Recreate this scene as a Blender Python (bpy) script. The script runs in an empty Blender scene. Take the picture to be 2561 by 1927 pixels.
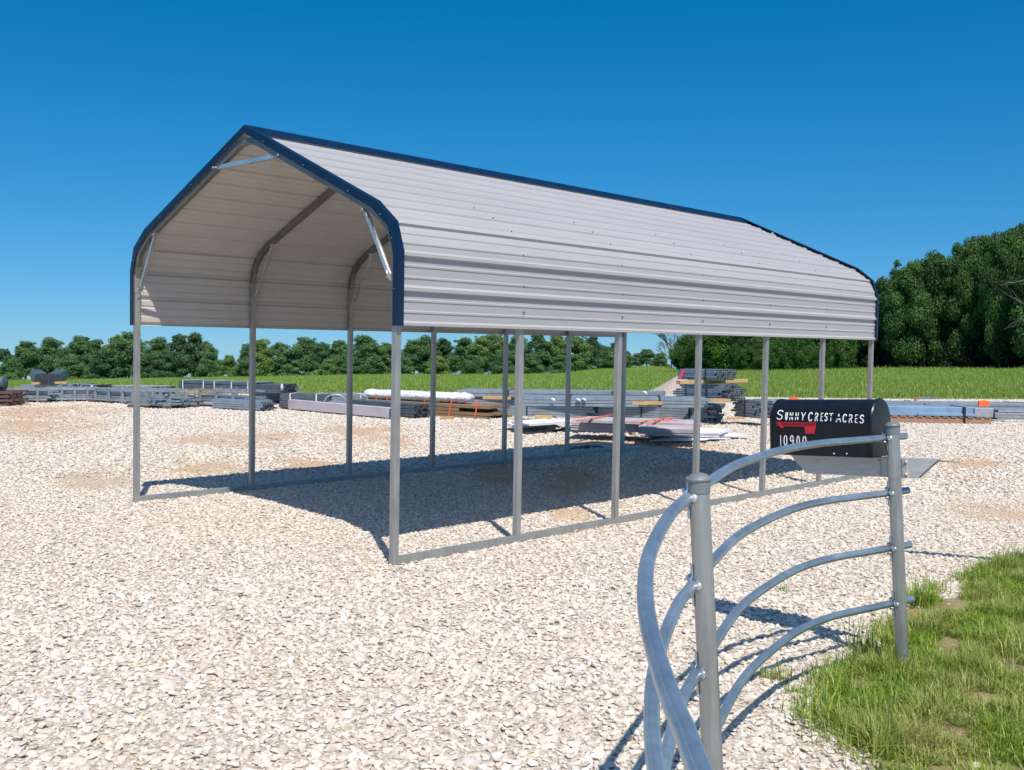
import bpy, bmesh, math, random
import numpy as np
from mathutils import Vector, Matrix, noise as mnoise
R=math.radians
scene=bpy.context.scene; col=scene.collection
# ---------------------------------------------------------------- camera
F=2610.0; CAM=np.array([6.751,-5.723,1.909])
YAW,PITCH,ROLL=-0.756767065,-0.0406002880,0.0167070595
def _rot():
    fw=np.array([math.sin(YAW)*math.cos(PITCH),math.cos(YAW)*math.cos(PITCH),math.sin(PITCH)])
    r=np.array([math.cos(YAW),-math.sin(YAW),0]); u=np.cross(r,fw)
    return fw, r*math.cos(ROLL)+u*math.sin(ROLL), -r*math.sin(ROLL)+u*math.cos(ROLL)
FW,RT,UP=_rot()
cd=bpy.data.cameras.new('camera'); cam=bpy.data.objects.new('camera',cd); col.objects.link(cam)
cd.sensor_width=36; cd.lens=36*F/2561; cd.clip_start=.05; cd.clip_end=5000
m=Matrix.Identity(4)
for i in range(3):
    m[i][0]=RT[i]; m[i][1]=UP[i]; m[i][2]=-FW[i]; m[i][3]=CAM[i]
cam.matrix_world=m; scene.camera=cam
# ---------------------------------------------------------------- sky + sun
SUN=Vector((.53,-.34,1)).normalized()
w=bpy.data.worlds.new('World'); scene.world=w; w.use_nodes=True
nt=w.node_tree; bg=nt.nodes['Background']
sky=nt.nodes.new('ShaderNodeTexSky'); sky.sky_type='NISHITA'; sky.sun_disc=False
sky.sun_elevation=math.asin(SUN.z); sky.sun_rotation=math.atan2(SUN.x,SUN.y)
sky.altitude=200; sky.air_density=1.0; sky.dust_density=1.2; sky.ozone_density=7
tc=nt.nodes.new('ShaderNodeTexCoord'); va=nt.nodes.new('ShaderNodeVectorMath'); va.operation='ADD'; va.inputs[1].default_value=(0,0,.082)
hs=nt.nodes.new('ShaderNodeHueSaturation'); hs.inputs['Saturation'].default_value=1.36; hs.inputs['Hue'].default_value=.491
nt.links.new(tc.outputs['Generated'],va.inputs[0]); nt.links.new(va.outputs[0],sky.inputs[0])
nt.links.new(sky.outputs[0],hs.inputs['Color']); nt.links.new(hs.outputs[0],bg.inputs[0]); bg.inputs[1].default_value=.117
sl=bpy.data.lights.new('sun','SUN'); sl.energy=4.8; sl.angle=R(.5); sl.color=(1,.955,.88)
so=bpy.data.objects.new('sun',sl); col.objects.link(so); so.rotation_euler=SUN.to_track_quat('Z','Y').to_euler(); so.location=(0,0,30)
vs=scene.view_settings; vs.view_transform='Standard'; vs.look='None'; vs.exposure=.15; vs.gamma=1
# ---------------------------------------------------------------- helpers
rnd=random.Random(5)
def ray(u,v): return FW+(u-1280.5)/F*RT-(v-963.5)/F*UP
def at(u,v,d): return Vector(CAM+ray(u,v)*d)
def onz(u,v,z=0): d=ray(u,v); return Vector(CAM+(z-CAM[2])/d[2]*d)
def hor(u): return 857.4+(u-1280)*.0167
def gd(u,v): return 1.909*F/(v-hor(u))
def px(P):
    d=np.array(P)-CAM; z=d@FW; return 1280.5+F*(d@RT)/z, 963.5-F*(d@UP)/z, z
def P3(o,label,cat,group=None):
    o['label']=label; o['category']=cat
    if group: o['group']=group
    return o
def thing(name,label,cat,loc=(0,0,0),group=None,rot=None):
    o=bpy.data.objects.new(name,None); col.objects.link(o); o.location=loc; o.empty_display_size=.2
    if rot is not None: o.rotation_euler=rot
    bpy.context.view_layer.update() if False else None
    return P3(o,label,cat,group)
def link(name,me,mat=None,parent=None,smooth=False):
    o=bpy.data.objects.new(name,me); col.objects.link(o)
    if mat is not None and not me.materials: me.materials.append(mat)
    if smooth: me.polygons.foreach_set('use_smooth',[True]*len(me.polygons))
    if parent:
        o.parent=parent
        if not parent.get('_local'): # geometry is given in world coords: cancel the parent's transform
            o.matrix_parent_inverse=parent_matrix(parent).inverted()
    return o
def parent_matrix(p):
    M=Matrix.LocRotScale(p.location,p.rotation_euler,p.scale)
    return M if p.parent is None else parent_matrix(p.parent)@p.matrix_parent_inverse@M
class G:
    def __init__(s): s.v=[];s.f=[]
    def add(s,v,f):
        n=len(s.v); s.v+= [tuple(x) for x in v]; s.f+=[tuple(i+n for i in q) for q in f]; return s
    def obox(s,c,ax,ay,az):   # centre + half axes
        c=Vector(c);ax=Vector(ax);ay=Vector(ay);az=Vector(az); v=[]
        for i in (-1,1):
            for j in (-1,1):
                for k in (-1,1): v.append(c+ax*i+ay*j+az*k)
        return s.add(v,[(0,1,3,2),(4,6,7,5),(0,4,5,1),(2,3,7,6),(0,2,6,4),(1,5,7,3)])
    def box(s,a,b):
        c=[(a[i]+b[i])/2 for i in range(3)]; h=[abs(b[i]-a[i])/2 for i in range(3)]
        return s.obox(c,(h[0],0,0),(0,h[1],0),(0,0,h[2]))
    def bar(s,a,b,wd,ht,up=(0,0,1)):   # rectangular bar from a to b
        a=Vector(a);b=Vector(b);d=(b-a); L=d.length; d.normalize(); sd=d.cross(Vector(up)).normalized(); u=sd.cross(d)
        return s.obox((a+b)/2,d*L/2,sd*wd/2,u*ht/2)
    def sweep(s,pts,prof,closed=True,up=(0,0,1),caps=True):
        """sweep a 2D profile (list of (side,up)) along pts"""
        pts=[Vector(p) for p in pts]; n=len(pts); k=len(prof); base=len(s.v); upv=Vector(up)
        for i,p in enumerate(pts):
            if i==0:t0=t1=(pts[1]-p).normalized()
            elif i==n-1:t0=t1=(p-pts[i-1]).normalized()
            else: t0=(p-pts[i-1]).normalized(); t1=(pts[i+1]-p).normalized()
            t=(t0+t1).normalized(); c=1/max(.5,t.dot(t0))
            sd=t.cross(upv)
            if sd.length<1e-4: sd=t.cross(Vector((0,1,0)))
            sd.normalize(); u=sd.cross(t)
            for a,b in prof: s.v.append(tuple(p+sd*a+u*b*c))
        m_=k if closed else k-1
        for i in range(n-1):
            for j in range(m_):
                a=base+i*k+j; b=base+i*k+(j+1)%k; s.f.append((a,b,b+k,a+k))
        if caps and closed:
            s.f.append(tuple(base+j for j in range(k))[::-1]); s.f.append(tuple(base+(n-1)*k+j for j in range(k)))
        return s
    def tube(s,pts,r,seg=12,up=(0,0,1)):
        return s.sweep(pts,[(r*math.cos(2*math.pi*i/seg),r*math.sin(2*math.pi*i/seg)) for i in range(seg)],up=up)
    def lathe(s,a,d,prof,seg=20):   # prof: (radius, height along d)
        d=Vector(d).normalized(); x=d.orthogonal().normalized(); y=d.cross(x); base=len(s.v); a=Vector(a)
        for r,h in prof:
            for i in range(seg):
                t=2*math.pi*i/seg; s.v.append(tuple(a+d*h+x*r*math.cos(t)+y*r*math.sin(t)))
        for j in range(len(prof)-1):
            for i in range(seg):
                p=base+j*seg+i;q=base+j*seg+(i+1)%seg; s.f.append((p,q,q+seg,p+seg))
        s.f.append(tuple(base+i for i in range(seg))[::-1]); s.f.append(tuple(base+(len(prof)-1)*seg+i for i in range(seg)))
        return s
    def build(s,name,mat,parent=None,smooth=False,bevel=0,auto=None):
        me=bpy.data.meshes.new(name); me.from_pydata(s.v,[],s.f); me.update()
        bm=bmesh.new(); bm.from_mesh(me); bmesh.ops.recalc_face_normals(bm,faces=bm.faces); bm.to_mesh(me); bm.free()
        o=link(name,me,mat,parent,smooth)
        if auto is not None:
            me.polygons.foreach_set('use_smooth',[True]*len(me.polygons)); me.set_sharp_from_angle(angle=R(auto))
        if bevel:
            b=o.modifiers.new('bevel','BEVEL'); b.width=bevel; b.segments=2; b.limit_method='ANGLE'; b.angle_limit=R(40)
        return o
def rect(w_,h_): return [(-w_/2,-h_/2),(w_/2,-h_/2),(w_/2,h_/2),(-w_/2,h_/2)]
def rrect(w_,h_,r):
    o=[]
    for cx,cy,a0 in ((w_/2-r,-h_/2+r,-90),(w_/2-r,h_/2-r,0),(-w_/2+r,h_/2-r,90),(-w_/2+r,-h_/2+r,180)):
        for a in (0,45,90): o.append((cx+r*math.cos(R(a0+a)),cy+r*math.sin(R(a0+a))))
    return o
def smoothpts(P,n=8):
    P=[Vector(p) for p in P]; Q=[P[0]*2-P[1]]+P+[P[-1]*2-P[-2]]; out=[]
    for i in range(1,len(Q)-2):
        a,b,c,d=Q[i-1:i+3]
        for j in range(n):
            t=j/n; out.append(.5*((2*b)+(c-a)*t+(2*a-5*b+4*c-d)*t*t+(3*b-a-3*c+d)*t**3))
    return out+[P[-1]]
# ---------------------------------------------------------------- materials
class N:
    def __init__(s,name):
        s.m=bpy.data.materials.new(name); s.m.use_nodes=True; s.t=s.m.node_tree; s.b=s.t.nodes['Principled BSDF']
    def n(s,ty,**k):
        x=s.t.nodes.new(ty)
        for a,b in k.items():
            if a[0]=='_': setattr(x,a[1:],b)
            else: x.inputs[a.replace('_',' ')].default_value=b
        return x
    def l(s,a,b): s.t.links.new(a,b)
    def noise(s,scale,detail=4,rough=.55,vec=None,dist=0):
        x=s.n('ShaderNodeTexNoise',Scale=scale,Detail=detail,Roughness=rough,Distortion=dist)
        if vec is not None: s.l(vec,x.inputs['Vector'])
        return x.outputs['Fac']
    def pos(s): return s.n('ShaderNodeNewGeometry').outputs['Position']
    def obj(s): return s.n('ShaderNodeTexCoord').outputs['Object']
    def ramp(s,fac,stops):
        x=s.n('ShaderNodeValToRGB'); cr=x.color_ramp
        while len(cr.elements)>1: cr.elements.remove(cr.elements[-1])
        cr.elements[0].position=stops[0][0]; c=stops[0][1]; cr.elements[0].color=(*c,1) if not isinstance(c,(int,float)) else (c,c,c,1)
        for p,c in stops[1:]:
            e=cr.elements.new(p); e.color=(*c,1) if not isinstance(c,(int,float)) else (c,c,c,1)
        s.l(fac,x.inputs[0]); return x.outputs[0]
    def mix(s,fac,a,b,mode='MIX'):
        x=s.n('ShaderNodeMix',_data_type='RGBA',_blend_type=mode)
        for i,q in ((0,fac),(6,a),(7,b)):
            if hasattr(q,'is_linked'): s.l(q,x.inputs[i])
            elif isinstance(q,(int,float)): x.inputs[i].default_value=q
            else: x.inputs[i].default_value=(*q,1)
        return x.outputs[2]
    def mapv(s,vec,scale): 
        x=s.n('ShaderNodeMapping'); x.inputs['Scale'].default_value=scale; s.l(vec,x.inputs[0]); return x.outputs[0]
    def bump(s,h,strength=.3,dist=.01):
        x=s.n('ShaderNodeBump',Strength=strength,Distance=dist); s.l(h,x.inputs['Height']); s.l(x.outputs[0],s.b.inputs['Normal'])
    def set(s,color=None,rough=.5,metal=0,spec=.5):
        if color is not None:
            if hasattr(color,'is_linked'): s.l(color,s.b.inputs['Base Color'])
            else: s.b.inputs['Base Color'].default_value=(*color,1)
        if hasattr(rough,'is_linked'): s.l(rough,s.b.inputs['Roughness'])
        else: s.b.inputs['Roughness'].default_value=rough
        s.b.inputs['Metallic'].default_value=metal; s.b.inputs['Specular IOR Level'].default_value=spec
        return s.m
def galv(name,base,rough=.38,metal=.75,tint=(1,1,1),streak=(1,1,1),sc=40):
    n=N(name); p=n.obj(); v=n.mapv(p,streak)
    a=n.noise(sc,3,.6,v); b=n.noise(3,3,.6,p)
    c=n.ramp(a,[(.3,tuple(base*.70*t for t in tint)),(.7,tuple(base*1.25*t for t in tint))])
    c=n.mix(.55,c,n.ramp(b,[(.3,tuple(base*.8*t for t in tint)),(.7,tuple(base*1.2*t for t in tint))]))
    r=n.ramp(b,[(.3,rough-.08),(.7,rough+.1)])
    n.bump(a,.05,.002); return n.set(c,r,metal)
def painted(name,c,rough=.45,var=.12,sc=6,metal=0,spec=.5):
    n=N(name); p=n.obj(); a=n.noise(sc,5,.6,p)
    k=n.ramp(a,[(.3,tuple(x*(1-var) for x in c)),(.7,tuple(min(1,x*(1+var)) for x in c))])
    return n.set(k,n.ramp(a,[(.3,rough-.05),(.7,rough+.08)]),metal,spec)
M={}
M['frame']=galv('galvanised_frame',.36,.42,.5,(.99,.985,.945),(1,1,.12),30)
M['rail']=galv('galvanised_pipe',.46,.40,.8,(.82,1.0,1.14),sc=25)
M['postpipe']=galv('galvanised_post',.36,.38,.6,(.97,1.0,.97),(1,1,.08),40)
M['alu']=galv('dull_aluminium',.54,.5,.2,(1,.985,.95),(1,1,6),14)
M['brace']=galv('bright_galvanised',.66,.30,.8)
M['tube']=galv('stored_tube_steel',.35,.42,.4,(.85,1.0,1.13),sc=8)
M['tube_dark']=galv('stored_tube_dark',.15,.45,.4,(.88,1.0,1.14),sc=8)
M['tube_light']=galv('stored_tube_light',.42,.38,.5,(.95,1.0,1.06),sc=8)
M['bluebeam']=painted('pale_blue_galvanised_sheet',(.24,.36,.50),.4,.15,3,.3)
M['hollowshade']=painted('tube_hollow_shade',(.02,.022,.025),.8)  # dark plates on solid ends colour in the shade inside the tubes
M['navy']=painted('navy_paint',(.003,.017,.050),.34,.15,4,spec=.35)
n=N('roof_sheet_paint'); p=n.obj(); a=n.noise(.8,5,.6,n.mapv(p,(1,.25,1))); b=n.noise(60,2,.5,n.mapv(p,(1,.05,1)))
c=n.ramp(a,[(.25,(.355,.340,.340)),(.75,(.415,.398,.398))]); c=n.mix(.25,c,n.ramp(b,[(.3,(.33,.316,.316)),(.7,(.43,.413,.413))]))
M['roof']=n.set(c,.42,0,.45)
M['roofin']=painted('roof_sheet_inside_white',(.50,.475,.45),.5,.05,2)
M['bow']=galv('galvanised_bow_shaded',.20,.38,.55,(1.0,.97,.92),(1,1,.12),30)  # same steel as the legs; under-roof shade is put into this darker colour
M['black']=painted('black_enamel',(.008,.009,.013),.30,.3,9,spec=.32)
M['white']=painted('white_lettering',(.80,.80,.80),.6,.06,60)
M['red']=painted('red_flag_plastic',(.50,.012,.03),.4,.12,20)
M['orange']=painted('orange_strapping',(.80,.14,.03),.5,.1)
M['pink']=painted('pink_paint_mark',(.65,.03,.12),.6,.1)
M['band']=painted('black_strapping',(.02,.022,.025),.5,.1)
M['whiteband']=painted('white_strapping',(.65,.68,.7),.5,.1)
M['screw']=painted('screw_head',(.05,.05,.055),.4,.1)
M['capm']=painted('grey_cap_plastic',(.16,.18,.185),.5,.12,12)
def wood(name,a_,b_,sc=6):
    n=N(name); p=n.obj(); v=n.mapv(p,(1,1,7)); k=n.noise(sc,6,.6,v,1.2)
    n.bump(k,.2,.004); return n.set(n.ramp(k,[(.3,a_),(.7,b_)]),.75)
M['wood']=wood('weathered_lumber',(.17,.10,.055),(.33,.21,.125))
M['newwood']=wood('fresh_timber',(.42,.25,.10),(.60,.38,.17))
M['palletwood']=wood('pallet_wood',(.24,.135,.085),(.40,.25,.165))
M['rust']=wood('rusty_brown_steel',(.055,.035,.028),(.17,.10,.075))
M['wrap']=painted('white_plastic_wrap',(.72,.74,.78),.35,.12,9)
n=N('white_wrap_print'); p=n.obj(); a=n.noise(5,4,.6,p,.8); b=n.noise(14,2,.7,p)
c=n.mix(n.ramp(b,[(.60,0),(.68,1)]),n.ramp(a,[(.3,(.60,.62,.67)),(.7,(.84,.86,.90))]),(.30,.32,.36)); n.bump(a,.8,.05); M['wrapprint']=n.set(c,.35)
M['panelgrey']=painted('stacked_sheet_grey',(.50,.45,.47),.45,.1,3)
M['panelwhite']=painted('stacked_sheet_white',(.74,.73,.79),.4,.08,3)
M['tarp']=painted('black_plastic_sheet',(.025,.027,.033),.35,.3,8)
n=N('bark'); p=n.obj(); a=n.noise(5,5,.65,n.mapv(p,(3,3,.6))); n.bump(a,.6,.05); M['bark']=n.set(n.ramp(a,[(.3,(.05,.042,.034)),(.7,(.16,.14,.115))]),.9)
n=N('grey_bark'); p=n.obj(); a=n.noise(5,5,.65,n.mapv(p,(3,3,.6))); M['greybark']=n.set(n.ramp(a,[(.3,(.08,.07,.06)),(.7,(.20,.185,.165))]),.9)
n=N('pale_bark'); p=n.obj(); a=n.noise(5,5,.65,n.mapv(p,(3,3,.6))); n.bump(a,.6,.05); M['palebark']=n.set(n.ramp(a,[(.3,(.20,.18,.15)),(.7,(.42,.40,.35))]),.9)
def foliage(name,a_,b_,c_):
    n=N(name); oi=n.n('ShaderNodeObjectInfo'); p=n.pos()
    k=n.noise(.55,3,.6,p); r=n.n('ShaderNodeAttribute',_attribute_name='lv').outputs['Fac']
    c=n.ramp(k,[(.3,a_),(.5,b_),(.72,c_)])
    c=n.mix(.5,c,n.ramp(r,[(0,a_),(1,c_)]))
    c=n.mix(1,c,n.ramp(oi.outputs['Random'],[(0,(.62,.66,.75)),(.35,(.9,.92,.9)),(.7,(1.0,1.0,1.0)),(1,(1.45,1.22,.9))]),'MULTIPLY')
    tr=n.n('ShaderNodeBsdfTranslucent'); n.l(n.mix(1,c,(1.3,1.5,.6),'MULTIPLY'),tr.inputs[0])
    n.set(c,.55,0,.3); ms=n.n('ShaderNodeMixShader'); ms.inputs[0].default_value=.32
    n.l(n.b.outputs[0],ms.inputs[1]); n.l(tr.outputs[0],ms.inputs[2]); n.l(ms.outputs[0],n.t.nodes['Material Output'].inputs[0]); return n.m
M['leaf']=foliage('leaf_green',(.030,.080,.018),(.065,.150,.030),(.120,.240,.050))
M['leafdark']=foliage('leaf_dark_green',(.018,.050,.017),(.056,.130,.036),(.150,.265,.065))
M['leafshade']=foliage('leaf_undergrowth_shade',(.008,.022,.009),(.014,.038,.013),(.030,.065,.020))  # shade under the trees is put into this near-black leaf colour
M['leaffar']=foliage('leaf_far_hazed',(.060,.125,.060),(.120,.220,.088),(.200,.320,.125))  # distance haze is put into this paler, bluer leaf colour
# ---------------------------------------------------------------- dirt mask: where soil shows through the stones
DIRT=[]   # (x,y,long radius,short radius,angle)
for (u0,u1,v0,v1) in ((-120,265,1016,1046),(-150,230,1052,1090),(40,200,1030,1094),(515,735,1080,1118),(430,560,1095,1112),(814,1010,1066,1104),(960,1040,1100,1120),(440,625,1160,1188),(670,820,1152,1178),(125,320,1188,1222),(1400,1760,1098,1130),(1180,1330,1150,1210),(1350,1500,1180,1240),(1380,1470,1275,1300),(2380,2561,1262,1300),(2330,2500,1152,1170),(2000,2130,1105,1125),(1120,1210,1060,1075),(1640,1760,1168,1190)):
    q0=onz((u0+u1)/2,v0); q1=onz((u0+u1)/2,v1); q=(q0+q1)/2; dd=gd((u0+u1)/2,(v0+v1)/2)
    DIRT.append((q.x,q.y,(u1-u0)/2*dd/F*1.15,(q0-q1).length/2*1.1+.1,math.atan2(-(q.x-CAM[0]),(q.y-CAM[1]))))
def dirtval(x,y):
    x=np.asarray(x,float);y=np.asarray(y,float); best=np.zeros(np.broadcast(x,y).shape)
    for (cx,cy,a_,b_,an) in DIRT:
        dx=x-cx;dy=y-cy; e=(dx*math.cos(an)+dy*math.sin(an))/a_; f=(-dx*math.sin(an)+dy*math.cos(an))/b_
        best=np.maximum(best,np.clip(1.25-np.sqrt(e*e+f*f),0,1))
        nzv=np.array([mnoise.fractal(Vector((a*1.1,b*1.1,1)),.8,2,5) for a,b in zip(x.ravel(),y.ravel())]).reshape(best.shape) if best.size>1 else 0
    return np.clip(best*(.80+1.25*nzv),0,1)
# ---------------------------------------------------------------- terrain
HD=math.atan2(FW[0],FW[1])
TU=[-400,0,450,900,1250,1400,1500,1620,1720,1850,2200,2561,3000]
TV=[952,952,945,937,936,934,920,916,925,929,922,924,925]
TD=[180,172,165,150,140,138,160,175,110,85,72,64,58]
EV=[988,988,987,984,982,982,982,984,990,994,998,999,1000]
def tin(u): return np.interp(u,TU,TV),np.interp(u,TU,TD),np.interp(u,TU,EV)
TZ=[1.909-d*(v-hor(u))/F for u,v,d in zip(TU,TV,TD)]
def edge_r(u):
    return 1.909*F/(float(np.interp(u,TU,EV))-hor(min(max(u,-400),3000)))
def tz(phi,r):
    u=1280+F*math.tan(max(-.62,min(.58,phi))); u=min(max(u,-400),3000); c=math.cos(max(-.62,min(.58,phi)))
    re=edge_r(u)/c; rt=float(np.interp(u,TU,TD))/c; zt=float(np.interp(u,TU,TZ))
    if r<=re: return 0.0
    if r<=rt:
        t=(r-re)/(rt-re); return zt*t
    return zt-(r-rt)*.075
def gpoint(phi,r): 
    a=HD+phi; return CAM[0]+math.sin(a)*r, CAM[1]+math.cos(a)*r
def groundz(x,y):
    dx=x-CAM[0];dy=y-CAM[1]; r=math.hypot(dx,dy); phi=(math.atan2(dx,dy)-HD+math.pi)%(2*math.pi)-math.pi
    return tz(phi,r)
phis=list(np.linspace(-math.pi,-.75,14)[:-1])+list(np.linspace(-.75,.75,121))+list(np.linspace(.75,math.pi,14)[1:])
def er(phi):
    u=1280+F*math.tan(max(-.62,min(.58,phi))); return edge_r(min(max(u,-400),3000))/math.cos(max(-.62,min(.58,phi)))
g=G(); rings=[.02]+[i/14 for i in range(1,15)]
for ph in phis:
    for t in rings:
        x,y=gpoint(ph,er(ph)*t); g.v.append((x,y,.004))
k=len(rings)
for i in range(len(phis)-1):
    for j in range(k-1): a=i*k+j; g.f.append((a,a+k,a+k+1,a+1))
n=N('yard_soil_and_fines'); p=n.pos(); a=n.noise(.35,5,.6,p); b=n.noise(30,4,.7,p)
vo=n.n('ShaderNodeTexVoronoi',Scale=26.0); n.l(p,vo.inputs['Vector'])
c=n.ramp(b,[(.3,(.33,.265,.20)),(.7,(.52,.44,.35))]); at_=n.n('ShaderNodeAttribute',_attribute_name='dirt').outputs['Fac']
c=n.mix(at_,n.mix(.4,c,(.55,.48,.40)),n.mix(.6,c,(.60,.37,.21)))
n.bump(vo.outputs['Distance'],.7,.03); yard_mat=n.set(c,.95,0,.1)
# finer mesh in front for the dirt attribute
yard=g.build('gravel_yard',yard_mat); yard['kind']='structure'
me=yard.data; co=np.array([v.co[:] for v in me.vertices]); atr=me.attributes.new('dirt','FLOAT','POINT'); atr.data.foreach_set('value',dirtval(co[:,0],co[:,1]).astype(np.float32))
g=G(); fr=[0,.02,.05,.1,.16,.24,.34,.46,.6,.75,.9,1.0]; far=[12,30,60,120,300,700]
for ph in phis:
    phc=max(-.62,min(.58,ph)); u=min(max(1280+F*math.tan(phc),-400),3000); re=er(ph); rt=float(np.interp(u,TU,TD))/math.cos(phc)
    for t in fr:
        r=re+(rt-re)*t; x,y=gpoint(ph,r); z=tz(ph,r)+(.004 if t==0 else 0)
        if 0<t<1: z+=.10*mnoise.noise(Vector((x*.09,y*.09,0)))
        g.v.append((x,y,z))
    for e in far:
        x,y=gpoint(ph,rt+e); g.v.append((x,y,tz(ph,rt+e)))
k=len(fr)+len(far)
for i in range(len(phis)-1):
    for j in range(k-1): a=i*k+j; g.f.append((a,a+k,a+k+1,a+1))
n=N('field_grass'); p=n.pos(); a=n.noise(.06,5,.6,p); b=n.noise(1.6,5,.7,p); d=n.noise(.9,3,.6,n.mapv(p,(.3,.3,1)))
c=n.ramp(a,[(.3,(.12,.22,.032)),(.5,(.17,.275,.040)),(.72,(.24,.30,.052))])
c=n.mix(.55,c,n.ramp(b,[(.3,(.13,.22,.03)),(.7,(.23,.35,.065))])); n.bump(b,1,.3); field_mat=n.set(c,.85,0,.15)
field=g.build('grass_field',field_mat,smooth=True); field['kind']='structure'
# ---------------------------------------------------------------- geometry-nodes scatter of stones / tufts on given points
def scatter(name,pts,sc,variants,mat,label,cat,tilt=.45):
    """one object: an instance of a random variant on every point"""
    me=bpy.data.meshes.new(name); me.vertices.add(len(pts)); me.vertices.foreach_set('co',np.asarray(pts,np.float32).ravel())
    at=me.attributes.new('sc','FLOAT','POINT'); at.data.foreach_set('value',np.asarray(sc,np.float32)); me.update()
    o=bpy.data.objects.new(name,me); col.objects.link(o)
    ng=bpy.data.node_groups.new(name+'_scatter','GeometryNodeTree')
    ng.interface.new_socket('Geometry',in_out='INPUT',socket_type='NodeSocketGeometry'); ng.interface.new_socket('Geometry',in_out='OUTPUT',socket_type='NodeSocketGeometry')
    nn=ng.nodes; ll=ng.links; gi=nn.new('NodeGroupInput'); go=nn.new('NodeGroupOutput'); jo=nn.new('GeometryNodeJoinGeometry')
    for vme in variants:
        vo=bpy.data.objects.new(name+'_piece',vme); oi=nn.new('GeometryNodeObjectInfo'); oi.inputs['Object'].default_value=vo; oi.inputs['As Instance'].default_value=True
        ll.new(oi.outputs['Geometry'],jo.inputs[0])
    ip=nn.new('GeometryNodeInstanceOnPoints'); ip.inputs['Pick Instance'].default_value=True
    rv=nn.new('FunctionNodeRandomValue'); rv.data_type='FLOAT_VECTOR'; rv.inputs[0].default_value=(-tilt,-tilt,0); rv.inputs[1].default_value=(tilt,tilt,6.283)
    na=nn.new('GeometryNodeInputNamedAttribute'); na.data_type='FLOAT'; na.inputs['Name'].default_value='sc'
    ll.new(gi.outputs[0],ip.inputs['Points']); ll.new(jo.outputs[0],ip.inputs['Instance']); ll.new(rv.outputs[0],ip.inputs['Rotation']); ll.new(na.outputs[0],ip.inputs['Scale'])
    ll.new(ip.outputs[0],go.inputs[0]); md=o.modifiers.new('scatter','NODES'); md.node_group=ng
    me.materials.append(mat); P3(o,label,cat); o['kind']='stuff'; return o
rs=np.random.RandomState(3)
n=N('crushed_limestone'); oi=n.n('ShaderNodeObjectInfo'); p=n.pos(); tcn=n.obj()
c=n.ramp(oi.outputs['Random'],[(0,(.50,.435,.365)),(.2,(.56,.50,.425)),(.45,(.63,.57,.495)),(.7,(.68,.62,.55)),(.86,(.47,.43,.385)),(.93,(.76,.70,.63)),(1,(.58,.43,.29))])
a=n.noise(.28,4,.6,p); b=n.noise(1.1,3,.6,p)
c=n.mix(n.ramp(b,[(.35,0),(.75,.30)]),c,(.62,.47,.33))
da=n.n('ShaderNodeAttribute',_attribute_name='dst',_attribute_type='INSTANCER').outputs['Fac']
c=n.mix(da,c,(.56,.37,.22)); f=n.noise(45,4,.6,tcn); c=n.mix(.22,c,n.mix(f,(.42,.35,.28),(.8,.74,.67)))
stone_mat=n.set(c,.88,0,.2)
def stone(seed):
    q=np.random.RandomState(seed); P=q.normal(size=(13,3)); P/=np.linalg.norm(P,axis=1)[:,None]; P*=q.uniform(.8,1.0,(13,1)); P*=np.array([1,.62+.36*q.rand(),.30+.24*q.rand()])*.5
    bm=bmesh.new(); [bm.verts.new(x) for x in P]; bmesh.ops.convex_hull(bm,input=bm.verts); 
    for v in [v for v in bm.verts if not v.link_faces]: bm.verts.remove(v)
    me=bpy.data.meshes.new('crushed_stone'); bm.to_mesh(me); bm.free(); me.materials.append(stone_mat); return me
stones=[stone(i) for i in range(12)]
GRASS_POLY=[(2700,1390),(2561,1405),(2480,1425),(2420,1455),(2390,1500),(2290,1500),(2255,1545),(2215,1580),(2190,1640),(2120,1665),(2075,1720),(2045,1770),(2090,1840),(2170,1890),(2260,1960),(2500,2100),(3000,2300),(3400,1900)]
GP=[tuple(onz(u,v))[:2] for u,v in GRASS_POLY]
def inpoly(x,y,P):
    c=np.zeros(x.shape,bool); j=len(P)-1
    for i in range(len(P)):
        xi,yi=P[i];xj,yj=P[j]
        with np.errstate(divide='ignore',invalid='ignore'): h=((yi>y)!=(yj>y))&(x<(xj-xi)*(y-yi)/(yj-yi+1e-12)+xi)
        c^=h; j=i
    return c
def polargrid(r0,r1,sp,half=.66):
    n_=int((2*r1)/sp)+1; ax=np.arange(n_)*sp-r1; X,Y=np.meshgrid(ax,ax); X=X.ravel()+rs.uniform(-.5,.5,X.size)*sp*1.3; Y=Y.ravel()+rs.uniform(-.5,.5,Y.size)*sp*1.3
    r=np.hypot(X,Y); ph=np.arctan2(X,Y); k=(r>=r0)&(r<r1)&(np.abs(ph)<half); X,Y,r,ph=X[k],Y[k],r[k],ph[k]
    a=ph+HD; return CAM[0]+np.sin(a)*r,CAM[1]+np.cos(a)*r,r,ph
PX=[];PS=[]
for r0,r1,sp,s0,s1 in ((2.6,8.5,.032,.028,.084),(8.5,15,.036,.032,.072),(15,46,.062,.055,.10)):
    x,y,r,ph=polargrid(r0,r1,sp,.60 if r0<10 else .56)
    d=dirtval(x,y); ing=inpoly(x,y,GP); u=1280+F*np.tan(np.clip(ph,-.6,.58)); re=1.909*F/(np.interp(u,TU,EV)-hor(u))/np.cos(ph)
    nz=np.array([mnoise.noise(Vector((a*1.3,b*1.3,0))) for a,b in zip(x,y)])
    keep=(rs.rand(x.size)>np.clip(d*.62+nz*.3*(d>0),0,.75))&(~ing|(rs.rand(x.size)<.035))&(r<re*1.0)
    x,y,d=x[keep],y[keep],d[keep]; s=s0+(s1-s0)*rs.rand(x.size)**1.9; s*=1-.4*d
    PX.append(np.stack([x,y,s*.15*rs.rand(x.size)+.004,d+0*x],1)); PS.append(s)
P=np.concatenate(PX); S=np.concatenate(PS)
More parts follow.
